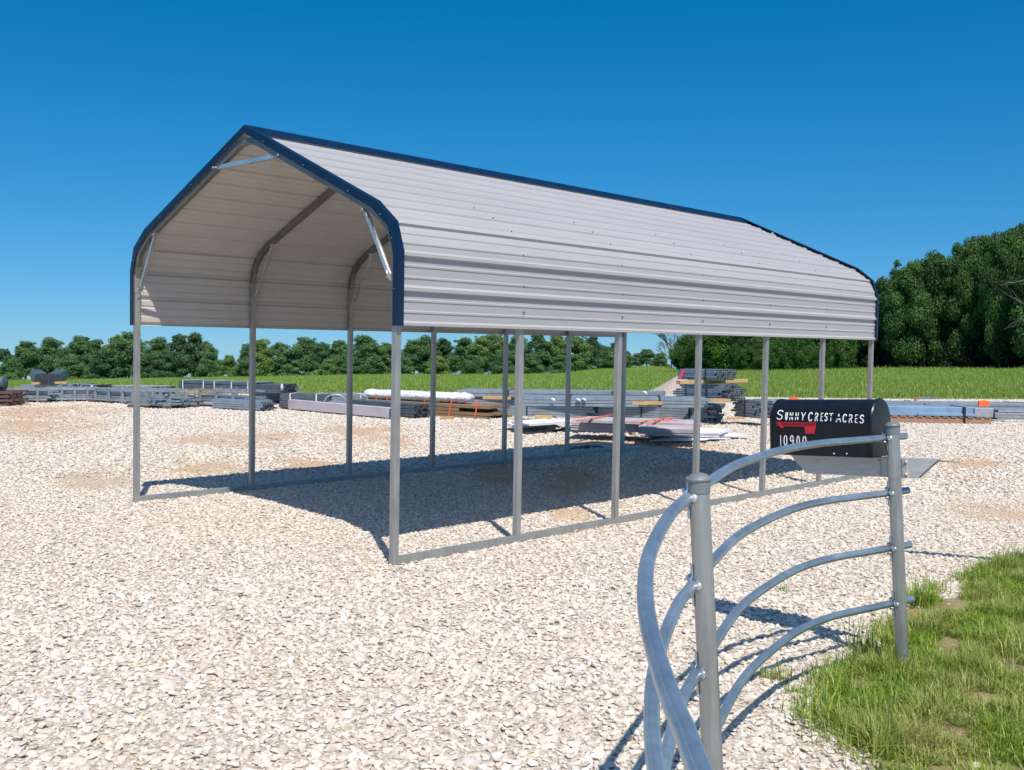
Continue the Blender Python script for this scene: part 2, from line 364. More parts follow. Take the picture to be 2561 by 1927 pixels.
gravel=scatter('gravel',P[:,:3],S,stones,stone_mat,'pale crushed limestone gravel covering the whole yard','gravel',.42)
at2=gravel.data.attributes.new('dst','FLOAT','POINT'); at2.data.foreach_set('value',np.clip(P[:,3]*1.2,0,.72).astype(np.float32))
# ---------------------------------------------------------------- blade grass
def blades(pts,h,w_,lean,seed,name,mat):
    q=np.random.RandomState(seed); n_=len(pts); pts=np.asarray(pts,float); a=q.uniform(0,2*math.pi,n_); hc=np.array([.55+1.1*abs(mnoise.noise(Vector((p_[0]*3.1,p_[1]*3.1,9)))) +.5*max(0,mnoise.noise(Vector((p_[0]*9,p_[1]*9,4)))) for p_ in pts]); L=h*(.45+.75*q.rand(n_))*hc*1.15; ln=lean*q.rand(n_)
    dx=np.cos(a);dy=np.sin(a); sx=-dy*w_/2*(.6+.6*q.rand(n_)); sy=dx*w_/2
    V=np.zeros((n_,5,3)); 
    for i,(t,ww) in enumerate(((0,1),(.55,.8),(1,0))):
        cx=pts[:,0]+dx*L*ln*t*t; cy=pts[:,1]+dy*L*ln*t*t; cz=pts[:,2]+L*t*(1-.35*ln*t)
        if i<2:
            V[:,i*2]=np.stack([cx-sx*ww,cy-sy*ww,cz],1); V[:,i*2+1]=np.stack([cx+sx*ww,cy+sy*ww,cz],1)
        else: V[:,4]=np.stack([cx,cy,cz],1)
    me=bpy.data.meshes.new(name); nv=n_*5; me.vertices.add(nv); me.vertices.foreach_set('co',V.ravel())
    b=np.arange(n_)[:,None]*5; loops=np.concatenate([b+np.array([[0,1,3,2]]),b+np.array([[2,3,4]])],1).ravel()
    me.loops.add(len(loops)); me.loops.foreach_set('vertex_index',loops); st=(np.arange(n_)[:,None]*7+np.array([[0,4]])).ravel(); me.polygons.add(n_*2); me.polygons.foreach_set('loop_start',st)
    me.update(calc_edges=True); at=me.attributes.new('lv','FLOAT','POINT'); at.data.foreach_set('value',np.repeat(q.rand(n_),5).astype(np.float32)); me.materials.append(mat); return me
def grassmat(name,a_,b_,c_,dry):
    n=N(name); r=n.n('ShaderNodeAttribute',_attribute_name='lv').outputs['Fac']; p=n.pos(); k=n.noise(1.8,4,.6,p)
    c=n.ramp(r,[(0,a_),(.5,b_),(.86,c_),(.92,dry),(1,dry)]); c=n.mix(n.ramp(k,[(.42,0),(.68,.62)]),c,dry)
    tr=n.n('ShaderNodeBsdfTranslucent'); n.l(c,tr.inputs[0]); n.set(c,.5,0,.35); ms=n.n('ShaderNodeMixShader'); ms.inputs[0].default_value=.3
    n.l(n.b.outputs[0],ms.inputs[1]); n.l(tr.outputs[0],ms.inputs[2]); n.l(ms.outputs[0],n.t.nodes['Material Output'].inputs[0]); return n.m
M['grass']=grassmat('lawn_blades',(.10,.205,.016),(.21,.34,.028),(.40,.50,.07),(.50,.44,.18))
M['fgrass']=grassmat('field_blades',(.15,.27,.034),(.20,.34,.046),(.27,.40,.075),(.32,.33,.09))
xs=[p[0] for p in GP];ys=[p[1] for p in GP]
Xr=rs.uniform(min(xs)-.1,max(xs),260000);Yr=rs.uniform(min(ys),max(ys)+.1,260000); k=inpoly(Xr+rs.normal(size=Xr.size)*.085,Yr+rs.normal(size=Xr.size)*.085,GP); Xr,Yr=Xr[k],Yr[k]
nz=np.array([mnoise.fractal(Vector((a*1.7,b*1.7,3)),.6,2,3) for a,b in zip(Xr,Yr)])
rr=np.hypot(Xr-CAM[0],Yr-CAM[1]); ph=(np.arctan2(Xr-CAM[0],Yr-CAM[1])-HD+math.pi)%(2*math.pi)-math.pi
k=(nz>-.21)&(rr<12)&(np.abs(ph)<.72); Xr,Yr,nz=Xr[k],Yr[k],nz[k]
if len(Xr)> 82000: q=rs.choice(len(Xr),82000,False); Xr,Yr,nz=Xr[q],Yr[q],nz[q]
me=blades(np.stack([Xr,Yr,0*Xr-.005],1),.125,.0062,1.35,7,'grass_patch',M['grass'])
# scattered clumps round the edge and at the posts
CL=[]
for (u,v,r_,n_,h_) in ((2300,1520,.10,150,.22),(2180,1640,.12,140,.2),(2235,1690,.10,150,.16),(1935,1700,.07,120,.10),(1990,1740,.06,60,.07),(2080,1690,.10,70,.10),(2340,1480,.1,90,.12),(2050,1790,.14,160,.13),(2120,1770,.15,160,.15),(2470,1430,.12,120,.15),(1960,1480,.05,16,.08),(2560,1400,.15,160,.16),(2530,1640,.2,240,.17),(2450,1700,.2,260,.16),(2170,1850,.2,260,.15),(2310,1790,.2,200,.15)):
    q=onz(u,v); pts=[(q.x+rs.normal()*r_*.6,q.y+rs.normal()*r_*.6,-.004) for _ in range(n_)]; CL.append(blades(pts,h_*1.25,.006,1.1,int(u+v),'clump',M['grass']))
bm=bmesh.new(); bm.from_mesh(me)
for c in CL: bm.from_mesh(c); bpy.data.meshes.remove(c)
lv=[v for v in me.attributes['lv'].data] if False else None
bm.to_mesh(me); bm.free()
grass=link('grass',me,M['grass']); P3(grass,'patchy green roadside grass around the foot of the far fence post','grass'); grass['kind']='stuff'
# soil under the grass patch
g=G(); zt_=[(x,y,.010) for x,y in GP]; g.add(zt_,[tuple(range(len(zt_)))])
n=N('bare_soil'); p=n.pos(); a=n.noise(6,6,.7,p); b=n.noise(40,4,.7,p); c=n.ramp(a,[(.3,(.15,.13,.05)),(.7,(.38,.30,.16))]); c=n.mix(.4,c,n.ramp(b,[(.3,(.12,.10,.04)),(.7,(.42,.33,.20))])); n.bump(b,.8,.02)
soil=g.build('soil_patch',n.set(c,.95,0,.1)); soil['kind']='structure'
# field tufts
fp=[];fs=[]
for _ in range(38000):
    ph=rs.uniform(-.5,.5); u=1280+F*math.tan(ph); re=er(ph); rt=float(np.interp(u,TU,TD))/math.cos(ph); r=re+(rt-re)*rs.rand()**1.5; x,y=gpoint(ph,r); fp.append((x,y,tz(ph,r)-.02)); fs.append(rs.uniform(.6,1.5))
tufts=[blades([(rs.normal()*.22,rs.normal()*.22,0) for _ in range(26)],.13,.015,1.0,40+i,'field_tuft',M['fgrass']) for i in range(4)]
tall=scatter('meadow_grass',fp,fs,tufts,M['fgrass'],'tall green meadow grass on the open field beyond the yard','grass',.12)
# ================================================================= CARPORT
S_=1.524; W_=4.556; Z0=.0635; XC=-W_/2; T=.0635
cp=thing('carport','open metal carport with a grey ribbed roof and navy blue edge trim','carport',(XC,3*S_,0))
for x,lab in ((0,None),(-W_,None)):
    o=G().box((x-T/2,-T/2,.006),(x+T/2,6*S_+T/2,T+.008)).build('base_rail',M['frame'],cp,bevel=.004)
# bow profile: centre line of tube (offset from centre, z)
BOW=[(2.278,2.58),(2.262,2.70),(2.205,2.83),(2.10,2.94),(1.96,3.03),(1.80,3.105)]
AP=3.885
def bowpts(y):
    r_=[Vector((XC+a,y,z)) for a,z in BOW]; l_=[Vector((XC-a,y,z)) for a,z in BOW]
    top=[Vector((XC+a,y,z)) for a,z in ((.22,AP-.092),(.11,AP-.052),(0,AP-.036),(-.11,AP-.052),(-.22,AP-.092))]
    return r_+top+l_[::-1]
for k in range(7):
    y=k*S_
    for x in (0,-W_):
        g=G(); g.box((x-T/2+.002,y-T/2+.002,T+.001),(x+T/2-.002,y+T/2-.002,2.43)); g.box((x-T/2+.006,y-T/2-.001,2.43),(x+T/2-.006,y+T/2-.004,2.60))
        # swaged sleeve and seam line
        g.box((x-T/2-.002,y-T/2-.002,2.40),(x+T/2+.002,y+T/2+.002,2.432))
        leg=g.build('leg',M['frame'],cp,bevel=.004)
    G().sweep(bowpts(y),rect(T-.004,T-.004)).build('roof_bow',M['bow'],cp,bevel=.004)
    for sgn in (1,-1):   # knee brace: straight channel from leg to roof bow
        a=Vector((XC+sgn*2.205,y,2.42)); b=Vector((XC+sgn*1.83,y,3.065)); yo=0.0
        g=G(); d=(b-a).normalized(); g.sweep([a+d*.06,b-d*.06],[(-.02,-.014),(.02,-.014),(.02,.014),(.012,.014),(.012,-.006),(-.012,-.006),(-.012,.014),(-.02,.014)],up=(1*sgn,0,.4))
        for e,f_ in ((a,1),(b,-1)): g.obox(e+d*f_*.045,d*.05,(0,.028,0),d.cross(Vector((0,1,0)))*.003); g.lathe(e+d*f_*.03+Vector((0,-.03,0)),(0,-1,0),[(.011,0),(.011,.008),(.005,.012)],8)
        g.build('knee_brace',M['brace'],cp)
for y in (0,6*S_):
    a=Vector((XC-.585,y-.005,3.645)); b=Vector((XC+.585,y-.005,3.645)); g=G()
    g.sweep([a+Vector((.05,0,0)),b-Vector((.05,0,0))],[(-.022,-.02),(.022,-.02),(.022,.02),(.014,.02),(.014,-.010),(-.014,-.010),(-.014,.02),(-.022,.02)],up=(0,0,1))
    for e,f_ in ((a,1),(b,-1)): g.obox(e+Vector((f_*.01,-.0,.0)),(.055,0,-.0),(0,.03,0),(0,0,.004)); g.obox(e+Vector((-f_*.02,0,.03)),(.02,0,0),(0,.004,0),(0,0,.045)); g.lathe(e+Vector((f_*.005,-.032,0)),(0,-1,0),[(.014,0),(.014,.01),(.006,.015)],8)
    g.build('peak_brace',M['brace'],cp)
# roof sheeting: base polyline outside the bow, ribs along it
PR=[(2.316,2.035),(2.316,2.64),(2.296,2.75),(2.235,2.865),(2.13,2.975),(1.985,3.065),(0,3.945)]
def arcs(PR):
    s=[0]
    for a,b in zip(PR,PR[1:]): s.append(s[-1]+math.hypot(b[0]-a[0],b[1]-a[1]))
    return s
AS=arcs(PR); LT_=AS[-1]
def pr(s,h):
    s=max(0,min(LT_,s)); i=max(j for j in range(len(AS)-1) if AS[j]<=s+1e-9); t=(s-AS[i])/(AS[i+1]-AS[i]); a,b=PR[i],PR[i+1]
    def nrm(i): 
        a,b=PR[i],PR[i+1]; L=math.hypot(b[0]-a[0],b[1]-a[1]); return ((b[1]-a[1])/L,-(b[0]-a[0])/L)
    n0=nrm(i); 
    if t>.5 and i<len(AS)-2: n1=nrm(i+1); f=(t-.5)*.999
    elif t<.5 and i>0: n1=nrm(i-1); f=(.5-t)*.999
    else: n1=n0;f=0
    nx=n0[0]*(1-f)+n1[0]*f; ny=n0[1]*(1-f)+n1[1]*f; L=math.hypot(nx,ny)
    return (a[0]+(b[0]-a[0])*t+nx/L*h, a[1]+(b[1]-a[1])*t+ny/L*h)
RIB=.292; prof=[(0,.022),(.012,.022)]
s0=.022
prof=[(-.0,.0),(.004,.020),(.026,.020),(.044,.0)]
k=1
while True:
    c=k*RIB+.02
    for mm in (-2,-1):
        e=c+mm*RIB/3
        if 0.03<e<LT_-.02: prof+=[(e-.016,0),(e-.007,.006),(e+.007,.006),(e+.016,0)]
    if c>LT_-.06: break
    hr=.026 if c<1.15 else .017; prof+=[(c-.028,0),(c-.016,hr),(c+.012,hr),(c+.034,0)]; k+=1
prof.sort(); brk=[(s,0) for s in AS[1:-1]]
pf=[]
for s,h in sorted(prof+[b for b in brk if not any(abs(b[0]-q[0])<.04 for q in prof)]+[(LT_,0)]): pf.append((s,h))
Y0,Y1=-.045,6*S_+.06
for sgn in (1,-1):
    g=G(); n_=len(pf); ys_=list(np.linspace(Y0,Y1,7))
    wob=random.Random(3)
    for th in (0,.0016):
        for y in ys_:
            for s,h in pf:
                x,z=pr(s,h+th); g.v.append((XC+sgn*x,y,z))
    q=len(ys_)*n_
    for L in (0,1):
        for i in range(len(ys_)-1):
            for j in range(n_-1):
                a=L*q+i*n_+j; g.f.append((a,a+1,a+1+n_,a+n_))
    for j in range(n_-1):
        for i in (0,len(ys_)-1): a=i*n_+j; g.f.append((a,a+1,a+1+q,a+q))
    for i in range(len(ys_)-1): a=i*n_; g.f.append((a,a+n_,a+n_+q,a+q))
    sheet=g.build('roof_sheet',M['roof'],cp,auto=11); sheet.data.materials.append(M['roofin'])
    for i_ in range((len(ys_)-1)*(n_-1)): sheet.data.polygons[i_].material_index=1
    if sgn==1:
        for kk in range(1,7):
            for c in (.16,.405,.70,.985,1.27,1.56):
                x,z=pr(c,.008 if c<.2 else .002); x2,z2=pr(c,1.0); d=Vector((x2-x,0,z2-z)); G().lathe((XC+x,kk*S_-.0,z),d,[(.009,0),(.009,.006),(.005,.010)],8).build('screw',M['screw'],sheet)
# gable trims: L section following the outline
TR=[(2.349,2.035),(2.349,2.66),(2.262,2.915),(2.02,3.105),(0,4.0)]
def trimpts(ins,y):
    # inset outline by 'ins' towards the inside
    out=[]
    n_=len(TR)
    for i,(a,z) in enumerate(TR):
        def nr(i,j):
            dx=TR[j][0]-TR[i][0];dz=TR[j][1]-TR[i][1];L=math.hypot(dx,dz); return (-dz/L,dx/L)
        if i==0: nx=nr(0,1);k_=1
        elif i==n_-1: nx=(0,-1); d=nr(i-1,i); k_=1/max(.3,-d[1])
        else:
            a1=nr(i-1,i);a2=nr(i,i+1); nx=(a1[0]+a2[0],a1[1]+a2[1]); L=math.hypot(*nx); nx=(nx[0]/L,nx[1]/L); k_=1/max(.5,nx[0]*a1[0]+nx[1]*a1[1])
        out.append((a+nx[0]*ins*k_,z+nx[1]*ins*k_))
    return [Vector((XC+a,y,z)) for a,z in out]+[Vector((XC-a,y,z)) for a,z in out[::-1][1:]]
for yf,dy in ((Y0-.004,1),(Y1+.004,-1)):
    g=G(); A=trimpts(0,yf); B=trimpts(.072,yf); C_=trimpts(0,yf+dy*.066); A2=trimpts(.0025,yf+dy*.0025); B2=trimpts(.072,yf+dy*.0025); C2=trimpts(.0025,yf+dy*.066)
    n_=len(A); g.v=[tuple(p) for L in (A,B,C_,A2,B2,C2) for p in L]
    for i in range(n_-1):
        for p_,q_ in ((0,1),(2,0),(4,3),(3,5),(1,4),(5,2)): g.f.append((p_*n_+i,p_*n_+i+1,q_*n_+i+1,q_*n_+i))
    for i in (0,n_-1): g.f.append((i,n_+i,4*n_+i,3*n_+i)); g.f.append((i,3*n_+i,5*n_+i,2*n_+i))
    t=g.build('gable_trim',M['navy'],cp)
    if dy==1:
        mid=trimpts(.05,yf-.002)
        for i in range(n_-1):
            L=(mid[i+1]-mid[i]).length; m_=max(1,int(L/.55))
            for j in range(m_): p_=mid[i].lerp(mid[i+1],(j+.5)/m_); G().lathe(p_,(0,-1,0),[(.006,0),(.006,.004),(.003,.006)],8).build('screw',M['capm'],t)
# ridge cap
sl_=math.atan2(3.945-3.065,1.985)
def rc(a,h): return (XC+a,3.945-abs(a)*math.tan(sl_)+h)
g=G(); sec=[(-.145,.026),(-.13,.036),(-.06,.036),(-.05,.048),(-.02,.048),(0,.058),(.02,.048),(.05,.048),(.06,.036),(.13,.036),(.145,.026)]
for y in (Y0+.03,Y1-.02):
    for th in (0,-.002):
        for a,h in sec: x,z=rc(a,h+th); g.v.append((x,y,z))
q=len(sec)
for L in (0,1):
    for j in range(q-1): g.f.append((L*q+j,L*q+j+1,2*q+L*q+j+1,2*q+L*q+j))
for e in (0,2):
    for j in range(q-1): g.f.append((e*q+j,e*q+j+1,(e+1)*q+j+1,(e+1)*q+j))
rcap=g.build('ridge_cap',M['navy'],cp)
# ================================================================= PIPE FENCE
postF=(at(1747,1205,3.76),at(1783,1927,3.76)); postR=(at(2232.5,1068,6.17),at(2256.5,1650,6.17))
fence=thing('pipe_fence','galvanised pipe fence corner with four curved rails and two capped posts','fence',(postR[0].x,postR[0].y,0))
def postgeo(a,b,r_):
    d=(b-a).normalized(); t=(a.z+.3)/-d.z; e=a+d*t; return a,e,-d
pp=[]
for a,b in (postF,postR,(at(2150,2250,1.22),at(2180,2900,1.22))):
    a,e,upv=postgeo(a,b,.0375); pp.append((a,upv))
    po=G().lathe(e,upv,[(.0375,0),(.0375,(a-e).length-.002)],28).build('post',M['postpipe'],fence,auto=30)
    G().lathe(a-upv*.042,upv,[(.0385,0),(.0405,.002),(.0412,.040),(.0455,.046),(.0455,.051),(.040,.060),(.028,.069),(.012,.074),(.002,.075)],28).build('post_cap',M['capm'],po,auto=25)
R1=[(2300,1092,0),(2262,1094,0),(2210,1096.5,1.380),(2140,1102,1.378),(2057,1109,1.376),(1979,1121,1.374),(1901,1142,1.371),(1834,1167,1.368),(1773,1206,1.364),(1714,1251,1.360),(1684,1278,1.355),(1650,1329,1.345),(1622,1395,1.328),(1614,1462,1.313),(1617,1529,1.303),(1631,1601,1.293),(1656,1685,1.283),(1684,1763,1.273),(1717,1841,1.263),(1748,1925,1.252),(1800,2030,1.24),(1880,2160,1.23),(1990,2290,1.22)]
pts=[]
for u,v,z in R1:
    if z: pts.append(onz(u,v,z))
pts=[at(2264,1091,6.30)]+pts
rail1=smoothpts(pts,6)
upF,upR=pp[0][1],pp[1][1]
def arcfrac(P):
    s=[0]
    for a,b in zip(P,P[1:]): s.append(s[-1]+(b-a).length)
    return s
sarc=arcfrac(rail1); iF=min(range(len(rail1)),key=lambda i:(rail1[i]-(pp[0][0]-upF*.15)).length)
for k in range(4):
    P=[]
    for i,p in enumerate(rail1):
        t=min(1,sarc[i]/sarc[iF]); upv=(upR*(1-t)+upF*t).normalized(); sp=(.328*(1-t)+.316*t)
        P.append(p-upv*sp*k)
    prf=[(.0205*math.cos(2*math.pi*i/36)*(.90 if i in (5,) else 1),.0205*math.sin(2*math.pi*i/36)*(.90 if i in (5,) else 1)) for i in range(36)]
    r_=G().sweep(P,prf).build('rail',M['rail'],fence,auto=40)
    # flattened tabs and bolts at each post
    for (pt,upv,dep) in ((pp[0][0],upF,0),(pp[1][0],upR,1)):
        j=min(range(len(P)),key=lambda i:((P[i]-pt)-upv*((P[i]-pt).dot(upv))).length); q=P[j]; 
        c=pt-upv*((pt-q).dot(upv)); tang=(P[min(j+2,len(P)-1)]-P[max(j-2,0)]).normalized()
        out=(q-c); out-=upv*out.dot(upv); out.normalize()
        tocam=Vector(CAM)-c; tocam-=upv*tocam.dot(upv); tocam.normalize(); side=upv.cross(tocam)
        # bolt head on the left-front of post, saddle clamp behind
        hd=(tocam*.80-side*-.0+(-Vector(RT))*.62).normalized()
        G().lathe(c+hd*.035,hd,[(.016,0),(.0155,.005),(.011,.010),(.004,.013)],14).build('bolt',M['brace'],fence,auto=30)
        lf=-Vector(RT); lf-=upv*lf.dot(upv); lf.normalize()
        for s_ in (1,-1):
            g=G()
            pts_=[c+lf*.041-tocam*.004+upv*s_*.075,c+lf*.041-tocam*.004+upv*s_*.040,c+lf*.048-tocam*.01+upv*s_*.028,c+lf*.062-tocam*.012+upv*s_*.024]
            g.sweep(pts_,rect(.03,.0035),up=tuple(lf)); g.build('saddle_clamp',M['rail'],fence)
# unseen pipe frame added outside the right edge to cast a shadow on the gravel
g1=onz(2262,1382); g2=onz(2960,1440); hh_=3.1; off=Vector((SUN.x/SUN.z,SUN.y/SUN.z,1))*hh_
pf=thing('shadow_pipe_frame','added pipe frame that casts the gravel shadow, just outside the right edge','pipe frame',tuple(g2+Vector((off.x,off.y,0))))
G().tube([g1+off,g2+off],.05,16).build('crossbar',M['rail'],pf,auto=40); e=g2+off; G().tube([Vector((e.x,e.y,-.05)),e+Vector((0,0,.05))],.06,16,up=(0,1,0)).build('post',M['postpipe'],pf,auto=40)
# ================================================================= MAILBOX on its beam
AXD=(math.cos(R(42))*Vector(RT)-math.sin(R(42))*Vector(FW)); AXD=Vector((AXD.x,AXD.y,0)).normalized(); 
ROLLM=Matrix.Rotation(R(-4.0),3,Vector(FW)); AXD=ROLLM@AXD; NRM=Vector((0,0,1)).cross(AXD); 
if NRM.dot(Vector(CAM)-Vector((0,0,0)))<0 : pass
NRM=AXD.cross(Vector((0,0,1))).normalized()      # side facing the camera
if NRM.dot(-Vector(FW))<0: NRM=-NRM
UPM=NRM.cross(AXD).normalized()
if UPM.z<0: UPM=-UPM
P0=at(2236,1144.5,6.262)     # top of beam behind the rear post
mb=thing('mailbox','black arched mailbox reading Sunny Crest Acres 10900 on a grey metal arm','mailbox',tuple(P0-UPM*.06))
def ML(t,n_,h): return P0+AXD*t+NRM*n_+UPM*h
def t_for_u(u,n_,h):
    lo,hi=-1.5,1.0
    for _ in range(50):
        m_=(lo+hi)/2
        if px(ML(m_,n_,h))[0]<u: lo=m_
        else: hi=m_
    return lo
BH=.118; BW=.026
tl,tlb=t_for_u(1976,BW,0),t_for_u(2016,BW,-BH); tr,trb=t_for_u(2347,BW,0),t_for_u(2294,BW,-BH)
g=G(); V=[]
for n_ in (BW,-BW):
    V+=[ML(tl,n_,0),ML(tr,n_,0),ML(trb,n_,-BH),ML(tlb,n_,-BH)]
g.add(V,[(0,1,2,3),(4,7,6,5),(0,4,5,1),(3,2,6,7)])
for a,b,c,d in ((0,4,7,3),(1,2,6,5)): pass
# thin wall: open ends show the dark inside
V2=[]
for n_ in (BW-.004,-BW+.004): V2+=[ML(tl,n_,-.004),ML(tr,n_,-.004),ML(trb,n_,-BH+.004),ML(tlb,n_,-BH+.004)]
g.add(V2,[(0,3,2,1),(4,5,6,7),(0,1,5,4),(3,7,6,2)]); nb=0
g.f+=[(0,3,11,8),(4,12,15,7),(0,8,12,4),(3,7,15,11),(1,9,10,2),(5,6,14,13),(1,5,13,9),(2,10,14,6)]
beam=g.build('mounting_arm',M['alu'],mb)
for t in (-.085,.075):
    g=G()      # clamp plate with two bolts
    g.obox(ML(t,BW+.003,-BH/2),AXD*.014,NRM*.003,UPM*(BH/2-.002))
    for h in (-.022,-BH+.022): g.lathe(ML(t+(.01 if t>0 else 0),BW+.006,h),NRM,[(.009,0),(.009,.006),(.004,.010)],10)
    g.build('bracket_plate',M['alu'],beam)
g=G(); c0=pp[1][0]; uR=pp[1][1]; q=ML(0,0,-BH/2); c=c0-uR*((c0-q).dot(uR)); g.lathe(c-uR*.058,uR,[(.0395,0),(.0395,.116)],24)
g.build('post_sleeve',M['postpipe'],beam,auto=30)
# box body: arch profile
MW,MHs=.138,.208
nl=MW+.0
ta=t_for_u(1931,nl,.02); tb=t_for_u(2181,nl,.02)
def mprof(s,off=0):
    """arc-length along the camera-side wall from the bottom, over the arch; returns (n,h)"""
    r_=MW+off
    if s<=MHs: return (r_,s+.004)
    a=(s-MHs)/MW
    if a<=math.pi: return (r_*math.cos(a),MHs+.004+r_*math.sin(a))
    return (-r_,MHs-(a-math.pi)*MW+.004)
TOT=2*MHs+math.pi*MW
def archring(t,off,n_=28,rad=None):
    out=[]
    for i in range(n_+1): a,h=mprof(TOT*i/n_ ,off); out.append(ML(t,a,h))
    return out
def archsolid(secs,name,mat,parent,auto=35):
    g=G(); m_=29
    for t,off in secs: g.v+=[tuple(p) for p in archring(t,off)]
    for i in range(len(secs)-1):
        for j in range(m_-1): a=i*m_+j; g.f.append((a,a+1,a+1+m_,a+m_))
        g.f.append((i*m_+m_-1,i*m_,i*m_+m_,i*m_+2*m_-1))
    g.f.append(tuple(range(m_))); g.f.append(tuple((len(secs)-1)*m_+j for j in range(m_)))
    return g.build(name,mat,parent,auto=auto)
body=archsolid([(ta+.012,0),(tb-.02,0)],'box_body',M['black'],mb)
archsolid([(ta-.012,.001),(ta-.008,.005),(ta+.009,.005),(ta+.011,.001)],'door',M['black'],mb)
archsolid([(tb-.019,.001),(tb-.016,.006),(tb-.004,.007),(tb+.004,.002),(tb+.005,-.006)],'back_panel',M['black'],mb)
Lb=tb-ta; U=Lb/ (2181-1931)
# lettering: brush-stroke letters
SG={'S':[[(.92,.84),(.72,.98),(.38,1.0),(.14,.86),(.12,.68),(.34,.55),(.66,.47),(.88,.33),(.86,.14),(.62,.01),(.28,.0),(.06,.16)]],
'U':[[(.08,1),(.08,.35),(.2,.08),(.5,0),(.8,.08),(.92,.35),(.92,1)]],'N':[[(.08,0),(.08,1),(.9,.02),(.9,1)]],'Y':[[(.04,1),(.5,.45)],[(.96,1),(.5,.45),(.42,0)]],
'C':[[(.95,.82),(.7,.98),(.36,.96),(.1,.7),(.08,.34),(.3,.05),(.65,0),(.94,.16)]],'R':[[(.1,0),(.12,1),(.6,1),(.88,.84),(.84,.6),(.55,.48),(.14,.46)],[(.5,.47),(.95,0)]],
'E':[[(.9,1),(.1,1),(.1,0),(.92,0)],[(.1,.52),(.74,.52)]],'T':[[(.02,.97),(.98,1.0)],[(.5,.98),(.48,0)]],'A':[[(.02,0),(.5,1),(.97,0)],[(.2,.34),(.82,.34)]],
'1':[[(.5,1),(.5,0)]],'0':[[(.5,1),(.2,.86),(.08,.5),(.2,.14),(.5,0),(.8,.14),(.92,.5),(.8,.86),(.5,1)]],'9':[[(.86,.76),(.6,1),(.26,.94),(.1,.7),(.24,.48),(.6,.46),(.86,.66),(.88,.5),(.74,.2),(.4,0)]]}
def ribbon(g,P,wd):
    n_=len(P); b0=len(g.v)
    for i,p in enumerate(P):
        t=((P[min(i+1,n_-1)]-p).normalized()+(p-P[max(i-1,0)]).normalized()); t.normalize(); s_=Vector((-t.y,t.x,0))
        e=t*(wd*.6)*( -1 if i==0 else (1 if i==n_-1 else 0)); w_=wd*(.75 if i in (0,n_-1) else 1)
        for sg_ in (-1,1):
            c_=p+e+s_*sg_*w_
            for off in (.0004,.0016): a,h=mprof(c_.y,off); g.v.append(tuple(ML(ta+c_.x,a,h)))
    for i in range(n_-1):
        a=b0+i*4; g.f+=[(a+1,a+3,a+7,a+5),(a,a+4,a+6,a+2),(a,a+1,a+5,a+4),(a+2,a+6,a+7,a+3)]
    g.f+=[(b0,b0+2,b0+3,b0+1),(b0+(n_-1)*4,b0+(n_-1)*4+1,b0+(n_-1)*4+3,b0+(n_-1)*4+2)]
def letters(spec,name):
    """spec: (char, x0, x1, s0, s1) in metres from the left end / along the wall"""
    g=G(); q=random.Random(9); wd=.0031
    for ch,x0,x1,y0,y1 in spec:
        for st in SG[ch]:
            P=[Vector((x0+wd+(x1-x0-2*wd)*a+q.uniform(-1,1)*.0004,y0+wd*.6+(y1-y0-wd*1.2)*b+q.uniform(-1,1)*.0004,0)) for a,b in st]
            if len(st)>3 and ch in 'SUC09': P=smoothpts(P,4)
            runs=[[P[0]]]
            for i in range(1,len(P)):
                if i>1 and (P[i]-P[i-1]).angle(P[i-1]-P[i-2])>R(50): runs.append([P[i-1]])
                runs[-1].append(P[i])
            for P in runs: ribbon(g,P,wd)
    return g.build(name,M['white'],body)
Z=4.424
def SV(zx,zy):   # reading position on the photograph -> (along the wall, arc length up the wall)
    u=1900+zx/Z; v=960+zy/Z; s_=.15
    for _ in range(12):
        a,h=mprof(s_); t=t_for_u(u,a,h); y=px(ML(t,a,h))[1]; s_=min(MHs+MW*1.2,max(0,s_+(y-v)/385.))
    return t-ta,s_
def xx(zx,zy=500): return SV(zx,zy)[0]
SP=[]
tx=[('S',187,263,296,398),('U',282,312,318,402),('N',328,372,318,403),('N',390,434,319,403),('Y',452,510,318,406),
 ('C',535,588,318,415),('R',606,650,324,416),('E',670,704,326,414),('S',716,756,326,415),('T',764,812,328,414),
 ('A',842,902,336,426),('C',916,966,338,430),('R',982,1030,342,434),('E',1050,1088,344,434),('S',1104,1158,347,438)]
def sp(l):
    o=[]
    for c,a,b,y0,y1 in l:
        ym=(y0+y1)/2; o.append((c,SV(a,ym)[0],SV(b,ym)[0],SV((a+b)/2,y1)[1],SV((a+b)/2,y0)[1]))
    return o
letters(sp(tx),'name_lettering')
letters(sp([('1',226,240,570,686),('0',262,310,572,686),('9',332,384,574,690),('0',404,448,576,690),('0',472,522,580,692)]),'number_lettering')
# flag
n0=MW+.004
def FBq(g,q,th=.004,o=0):
    T_=[SV(*p) for p in q]; V=[]
    for n_ in (n0+o,n0+o+th): V+=[ML(ta+t,n_,h+.004) for t,h in T_]
    g.add(V,[(0,1,2,3),(4,7,6,5),(0,4,5,1),(1,5,6,2),(2,6,7,3),(3,7,4,0)])
g=G(); FBq(g,[(196,470),(625,477),(628,430),(190,425)],.003); FBq(g,[(512,554),(610,556),(624,478),(498,476)],.0032); FBq(g,[(190,428),(629,436),(629,430),(188,422)],.008,.002)
flag=g.build('flag',M['red'],mb); g=G(); FBq(g,[(242,488),(272,488),(250,430),(216,430)],.010,.002); g.build('flag_pivot',M['red'],flag)
for zx,zy in ((822,768),(963,769)):
    t,s_=SV(zx,zy); G().lathe(ML(ta+t,MW,s_),NRM,[(.0045,0),(.0045,.002),(.002,.004)],8).build('rivet',M['white'],body)
